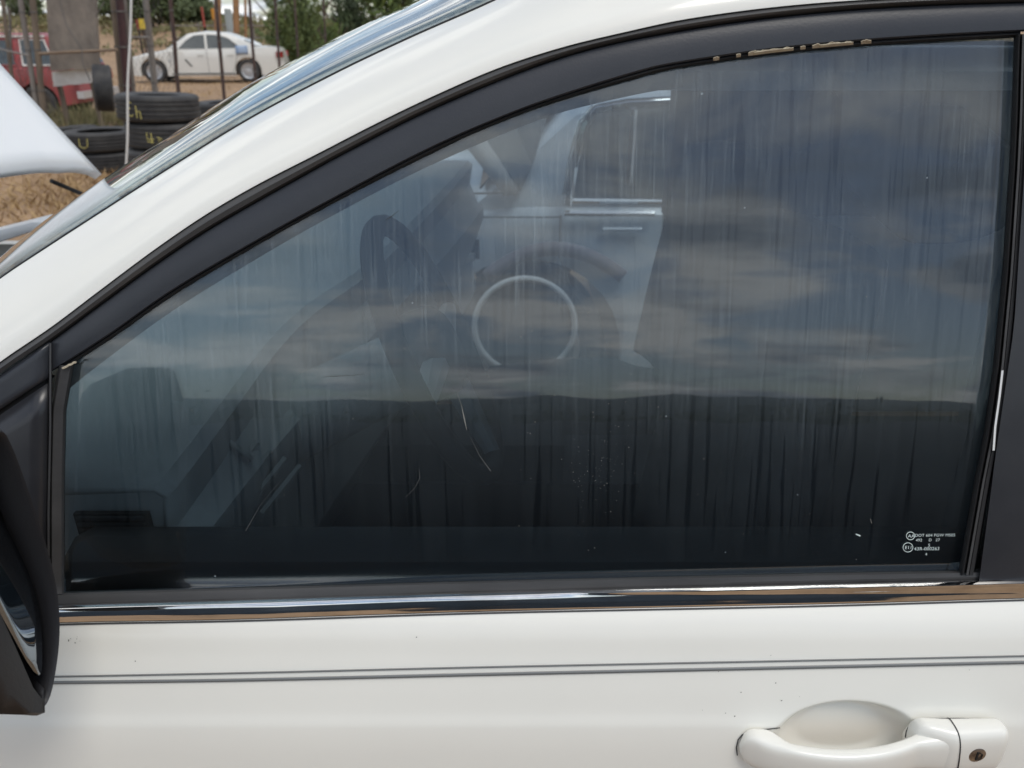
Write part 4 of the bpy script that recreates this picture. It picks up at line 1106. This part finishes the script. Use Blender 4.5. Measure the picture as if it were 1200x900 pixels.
# olive scrub band along the far field edge, treeline behind the camera
mb = MB(); rg = random.Random(5)
for _ in range(420):
    x = rg.uniform(-75, 30); yy = rg.uniform(44, 76); leaf_cloud(mb, (x, yy, H(yy) + .2), (3.0, 1.5, rg.uniform(.4, .9)), 120, .16, rg, 5)
o = build('roadside_scrub', mb, 'leaf4', smooth=False, normals=False); tag(o, 'olive scrub along the far edge of the field', 'scrub', kind='stuff')
mb = MB()
for _ in range(300):
    x = rg.uniform(-90, 90); hh = 2.2 + 2.6 * max(0, mnoise.noise(Vector((x * .07, 2, 0)))) + 1.2 * mnoise.noise(Vector((x * .3, 5, 0)))
    leaf_cloud(mb, (x, rg.uniform(-70, -58), hh * .62), (2.6, 3, hh * rg.uniform(.8, 1.15)), 90, .30, rg, 5)
o = build('far_treeline', mb, 'leaf', smooth=False, normals=False); tag(o, 'dark distant treeline reflected along the middle of the window', 'woods', kind='stuff')

rows = []
for t in fr(0, 1, 30):
    rows.append([(x, -2.7 - 4.4 * t + .15 * mnoise.noise(Vector((x * .5, t * 2, 1))), -.05 + (1.23 + .13 * mnoise.noise(Vector((x * .42, 0, 5))) + .05 * mnoise.noise(Vector((x * 1.4, 0, 5)))) * math.sin(PI * t) ** .8 + .03 * mnoise.noise(Vector((x * 2, t * 9, 0)))) for x in fr(-14, 14, 140)])
rows2 = []
for t in fr(0, 1, 6):
    rows2.append([(x, -330 - 160 * t, -2 + (26 + 9 * mnoise.noise(Vector((x * .006, 3, 0))) + 4 * mnoise.noise(Vector((x * .03, 1, 0)))) * math.sin(PI * min(1, t * .9 + .02)) ** .6 * (1 if abs(x) < 600 else .6)) for x in fr(-700, 700, 160)])
hl = build('added_hills', MB().grid(rows2), 'hill', angle=180); tag(hl, kind='structure')  # unseen hills added to darken the horizon that the window reflects
o = build('added_berm', MB().grid(rows), 'berm', angle=180); tag(o, kind='structure')  # unseen bank added so the window has something dark to reflect
# ================================================================== TYRES
T = []
def on(px, py, Y): return P(px, py, Y)
ty = 7.35; tx = P(183.5, 113, ty).x
for k in range(4):
    lab = ['lowest tyre of the tall stack, mostly behind the windshield', 'third tyre down in the tall stack beside the white cord', 'tyre second from the top of the tall stack, yellow figure 4 on its tread', 'top tyre of the tall stack, yellow chalk figures on its tread, white cord in front'][k]
    t = tyre((tx + (.0, .02, .035, 0)[k], ty + (.02, -.02, .02, 0)[k], (.118 + .225 * k) * 1.02), .355, .205, .228, lab, (R(2.2) if k > 1 else 0, 0, k * .7), 'tyres in the tall stack')
    T.append(t)
f = -PI / 2
marks(T[3], [[(x + .07, z) for x, z in ((-.155,.05),(-.185,.055),(-.195,.02),(-.17,.005),(-.2,-.01),(-.2,-.05),(-.165,-.06),(-.15,-.045))], [(-.045, .03), (-.045, -.07)], [(-.045, -.02), (-.015, -.015), (-.01, -.08)]], .355, f - 3 * .7)
marks(T[2], [[(.0, .045), (.0, -.045), ], [(-.035, .045), (-.04, -.01), (.02, -.01)], [(-.04, -.03), (.015, -.035)], [(.05, .01), (.085, -.005), (.055, -.02)]], .355, f - 2 * .7)
labs = [((258, 113), 9.2, 4, 'top tyre of the second stack, right behind the tall stack'), ]
sx_ = P(262, 116, 9.0)
for k in range(3):
    tyre((sx_.x + .02 * k, 9.0, .12 + .22 * k + .06), .36, .205, .22, ['bottom tyre of the short stack behind the tall one', 'middle tyre of the short stack behind the tall one', 'top tyre of the short stack behind the tall one, near the windshield'][k], (0, 0, k), 'tyres in the short stack')
p = P(127, 131, 11.0); tyre((p.x, 11.0, p.z + .30), .300, .20, .235, 'single tyre standing upright on edge, tread towards the camera', (0, R(95), R(25)))
p = P(115, 150, 9.0)
low1 = tyre((p.x + .02, 9.0, .33), .40, .24, .21, 'low tyre with yellow letter mark left of the tall stack', (0, 0, 0))
tyre((p.x + .03, 9.02, .11), .40, .24, .21, 'tyre lying on the dirt under the tyre with the yellow letter mark', (0, 0, 1))
marks(low1, [[(-.05, .05), (-.055, -.03), (-.01, -.05), (.03, -.03), (.04, .05)]], .40, f)
p = P(88, 152, 9.7); tyre((p.x - .12, 9.75, .24), .36, .22, .21, 'dark tyre half hidden behind the raised hood edge, left of the marked tyre', (R(6), R(-4), 0))
tyre((P(140, 138, 10.6).x, 10.6, .12), .36, .22, .21, 'tyre lying in the weeds under the upright tyre', (0, 0, 0))
mb = MB(); rg = random.Random(8)
for i in range(60):
    q = G(rg.uniform(48, 140), rg.uniform(150, 168)); s = rg.uniform(.03, .10); m_ = Matrix.Translation((q.x, q.y, rg.uniform(.02, .12))) @ Euler((rg.random() * 3, rg.random() * 3, rg.random() * 3)).to_matrix().to_4x4(); mb.box((-s, -s * .6, -s * .4), (s, s * .5, s * .4), m_)
o = build('rubble', mb, 'wood2', smooth=False); tag(o, 'rubble and broken bits lying among the tyres', 'rubble', kind='stuff')

# ================================================================== FENCE
def post(name, label, a, b, Y, wpx, m, cat='post', group=None, square=False, ext=.25):
    p0, p1 = P(*a, Y), P(*b, Y); d = p0 - p1
    dep = (p1 - CAM).dot(Vector((0, cp, -sp_))); r = wpx / FPX * dep / 2
    root = empty(name, (p1.x, Y, 0)); tag(root, label, cat, group)
    base = p1 - d * (p1.z / d.z); top_ = p0 + d * ext / d.length * .5
    mb = MB(); n = 4 if square else 10
    pts = [base.lerp(top_, t) + Vector((.012 * mnoise.noise(Vector((t * 4, a[0], 0))), 0, 0)) for t in fr(0, 1, 9)]
    mb.tube(pts, r * (1.25 if square else 1), n); build('shaft', mb, m, root)
    mb = MB()
    for t in (.35, .62, .86):
        c = base.lerp(top_, t); mb.lathe([(r * 1.12, -.01), (r * 1.2, 0), (r * 1.12, .01)], c, 8)
    build('wire_tie', mb, 'wire', root)
    return root
post('wooden_post', 'thin leaning wooden post at the left border of the photo', (3, 0), (15, 100), 12.0, 4.5, 'wood')
post('metal_post', 'grey leaning metal post in front of the red wagon window', (24, 0), (45, 138), 11.5, 6, 'pipe')
post('wooden_post', 'weathered brown wooden post just left of the wide board', (38, 0), (52, 138), 11.5, 7, 'wood')
post('metal_post', 'thin pale metal post between the two left wooden posts', (11, 20), (15, 120), 12.2, 3, 'pipe')
post('wooden_post', 'narrow brown wooden post left of the maroon post', (132, 0), (144, 118), 12.5, 6, 'wood')
post('steel_post', 'thick dark maroon steel post by the white cord', (140, 0), (151, 118), 12.4, 9, 'maroon')
post('metal_post', 'slim grey metal post touching the right of the maroon post', (146, 0), (158, 118), 12.6, 4.5, 'pipe')
post('metal_post', 'grey galvanised post in front of the white sedan front wheel', (171, 0), (183, 118), 13.0, 7, 'pipe')
post('steel_picket', 'dark picket in front of the white sedan front door', (200, 0), (209, 106), 15.0, 4.6, 'darkpost', 'picket')
post('steel_picket', 'dark picket in front of the white sedan rear door, widest of the thin ones', (253, 0), (262, 106), 15.0, 4.0, 'darkpost', 'picket')
post('steel_picket', 'dark picket crossing the white sedan behind its rear wheel', (292, 0), (299, 92), 16.0, 3.4, 'darkpost', 'picket')
post('steel_picket', 'dark picket at the tail light of the white sedan', (322, 0), (328, 84), 17.0, 3.0, 'darkpost', 'picket')
post('steel_picket', 'thin picket in front of the large juniper bush', (345, 0), (350, 74), 18.0, 2.6, 'darkpost', 'picket')
post('steel_picket', 'thin picket at the right side of the juniper bush', (379, 0), (382, 60), 19.0, 2.4, 'darkpost', 'picket')
def rail(name, label, pts, Y, wpx, m):
    q = [P(*p, Y) for p in pts]; dep = (q[0] - CAM).dot(Vector((0, cp, -sp_)))
    o = build(name, MB().tube(q, wpx / FPX * dep / 2, 8), m); tag(o, label, 'rail'); return o
rail('fence_rail', 'pale wooden rail crossing in front of the wide weathered board', [(46, 63), (80, 61), (110, 60), (137, 58)], 11.35, 3.6, 'wood2')
rail('fence_rail', 'thin grey rail crossing the red wagon window at far left', [(-8, 55), (10, 60), (34, 65)], 11.4, 2.2, 'pipe')
rail('fence_rail', 'short grey rail between the maroon post and the galvanised post', [(150, 44), (174, 44)], 12.7, 2.8, 'pipe')
# chain link at left (fine wires, counted by nobody)
mb = MB(); Yc = 11.8
x0, x1 = P(-12, 60, Yc).x, P(57, 60, Yc).x; zt_, zb_ = 2.5, .15; s = .075
n = int((x1 - x0) / s)
def zig(x0, x1, Yc, zb_, zt_, s, mb, r=.0040):
    n = int((x1 - x0) / s)
    for i in range(n):
        pts = []; k = int((zt_ - zb_) / s)
        for j in range(k + 1): pts.append((x0 + (i + (.55 if j % 2 else -.05)) * s, Yc + (.003 if j % 2 else -.003), zb_ + j * s))
        mb.tube(pts, r, 3, False)
zig(x0, x1, Yc, zb_, zt_, s, mb); xa, xb = P(112, 60, Yc).x, P(174, 60, Yc).x; zig(xa, xb, 12.75, .6, 2.6, s, mb, .0034)
o = build('wire_mesh', mb, 'wire', smooth=False, normals=False); tag(o, 'sagging chain link wire mesh between the left posts', 'fence', kind='stuff')
# loose wires
for pts, lab in (([(70, 0), (78, 30), (96, 58), (97, 75), (106, 95)], 'loose wire drooping across the weathered board'), ([(122, 2), (112, 20)], 'short loose wire beside the weathered board')):
    o = build('loose_wire', MB().tube([P(x, y, 11.2) for x, y in pts], .007, 5), 'wire'); tag(o, lab, 'wire')
for k, (a, b, r_) in enumerate((((-34, 9, 6.2), (12, 15, 7.4), .035), ((-34, 12, 7.0), (14, 19, 8.2), .03), ((-20, -6, 6.0), (-9, 34, 6.6), .03))):
    a, b = Vector(a), Vector(b)
    o = build('overhead_wire', MB().tube([a.lerp(b, t) - Vector((0, 0, 1.0 * 4 * t * (1 - t))) for t in fr(0, 1, 24)], r_, 6), 'darkpost')
    tag(o, ['lower overhead wire above the yard, a dark line reflected in the windshield', 'higher overhead wire above the yard, second dark line in the windshield', 'overhead wire running away from the camera at left, a line reflected in the windshield'][k], 'wire')
# wide weathered board and the white sheet below it
def slab(name, label, quad, Y, th, m, cat, bev=.01):
    q = [P(*p, Y) for p in quad]; mb = MB(); nx_, nz_ = 8, 10; rows = []
    for t in fr(0, 1, nz_):
        rows.append([q[0].lerp(q[1], s).lerp(q[3].lerp(q[2], s), t) + Vector((.008 * mnoise.noise(Vector((t * 5, s * 0, 2))) if s in (0, 1) else 0, 0, .012 * mnoise.noise(Vector((s * 6, 0, 7))) if t == 1 else 0)) for s in fr(0, 1, nx_)])
    o = build(name, mb.grid(rows), m, solid=th, soff=-1, smooth=False); tag(o, label, cat); return o
slab('weathered_board', 'wide grey brown weathered board standing upright between fence posts', [(55, -25), (113, -25), (118, 79), (62, 83)], 11.6, .06, 'slab', 'board')
slab('white_sheet_panel', 'dirty white sheet panel under the wide weathered board', [(62, 84), (108, 79), (108, 97), (64, 101.5)], 11.7, .03, 'sheet', 'panel')
p = P(90, 101, 11.75); mb = MB(); mb.box((p.x - .28, 11.74, 0), (p.x - .23, 11.80, p.z + .1)); mb.box((p.x + .2, 11.74, 0), (p.x + .25, 11.80, p.z + .12))
o = build('board_stakes', mb, 'wood', smooth=False); tag(o, 'short wooden stakes holding the white sheet panel', 'stakes')
# white cord hanging in front of the tyres
c0, c1_ = P(153.5, -10, 5.2), P(148, 186, 5.2)
o = build('hanging_rope', MB().tube([c0.lerp(c1_, t) + Vector((.004 * math.sin(t * 9), 0, 0)) for t in fr(-.05, 1.25, 24)], .0075, 8), 'string'); tag(o, 'taut white cord hanging vertically in front of the tall tyre stack', 'rope')

# ================================================================== FAR YARD DETAILS
def pole(px, py1, Y, wpx, m, label, name='utility_pole', top=-30, cat='pole'):
    return post(name, label, (px, top), (px + 1, py1), Y, wpx, m, cat)
pole(254.5, 42, 40, 8, 'orangewood', 'orange brown pole behind the white sedan roof, left of the pair')
pole(276, 42, 40, 7, 'orangewood', 'orange brown pole behind the white sedan roof, right of the pair')
pole(287, 42, 41, 3, 'orangewood', 'thin brown pole right of the two orange brown poles')
def bx_thing(name, label, cat, px0, py0, px1, py1, Y, d, m, leg=True):
    a, b = P(px0, py0, Y), P(px1, py1, Y); root = empty(name, ((a.x + b.x) / 2, Y, 0)); tag(root, label, cat)
    mb = MB(); mb.box((a.x, Y, b.z), (b.x, Y + d, a.z)); build('face_panel', mb, m, root, smooth=False)
    mb = MB(); w = (b.x - a.x)
    for s in (.25, .75): mb.box((a.x + w * s - .04, Y + d * .5, -.1), (a.x + w * s + .04, Y + d * .5 + .06, b.z + .02))
    build('support', mb, 'darkpost', root, smooth=False); return root
bx_thing('yellow_sign', 'small yellow and red sign left of the galvanised post', 'sign', 162, 22, 170, 34, 44, .08, 'yellow')
bx_thing('red_sign', 'small red board beside the yellow sign', 'sign', 159, 23, 162.5, 35, 44.2, .08, 'redsign')
bx_thing('orange_sign', 'orange square sign left of the orange brown poles', 'sign', 247, 10, 253, 23, 44, .08, 'orange')
bx_thing('red_post_board', 'narrow red brown board above the sedan roof', 'sign', 235, 8, 240, 32, 43, .15, 'redsign')
bx_thing('utility_cabinet', 'pale grey green cabinet between the orange brown poles', 'cabinet', 262, 10, 270, 38, 42, .6, 'cabinet')
bx_thing('white_trailer', 'small white trailer far off on the skyline beside the board', 'trailer', 123, 31.5, 133, 37, 70, 1.8, 'sheet')
for i, (a, b, y) in enumerate(((200, 320, 26), (122, 200, 31))):
    pass
mb = MB(); Yg = 46
for z in (.55, 1.15, 1.75): mb.tube([P(170, 40, Yg) * 1, ] if 0 else [Vector((P(200, 30, Yg).x, Yg, z)), Vector((P(330, 30, Yg).x, Yg, z))], .035, 6)
root = empty('pipe_gate', (P(262, 30, Yg).x, Yg, 0)); tag(root, 'grey pipe gate far behind the white sedan', 'gate')
build('gate_rails', mb, 'pipe', root)
for px in (200, 232, 262, 296, 330):
    mb = MB(); x = P(px, 30, Yg).x; mb.tube([(x, Yg + .05, 0), (x, Yg + .05, 1.9)], .05, 6); build('gate_post', mb, 'pipe', root)
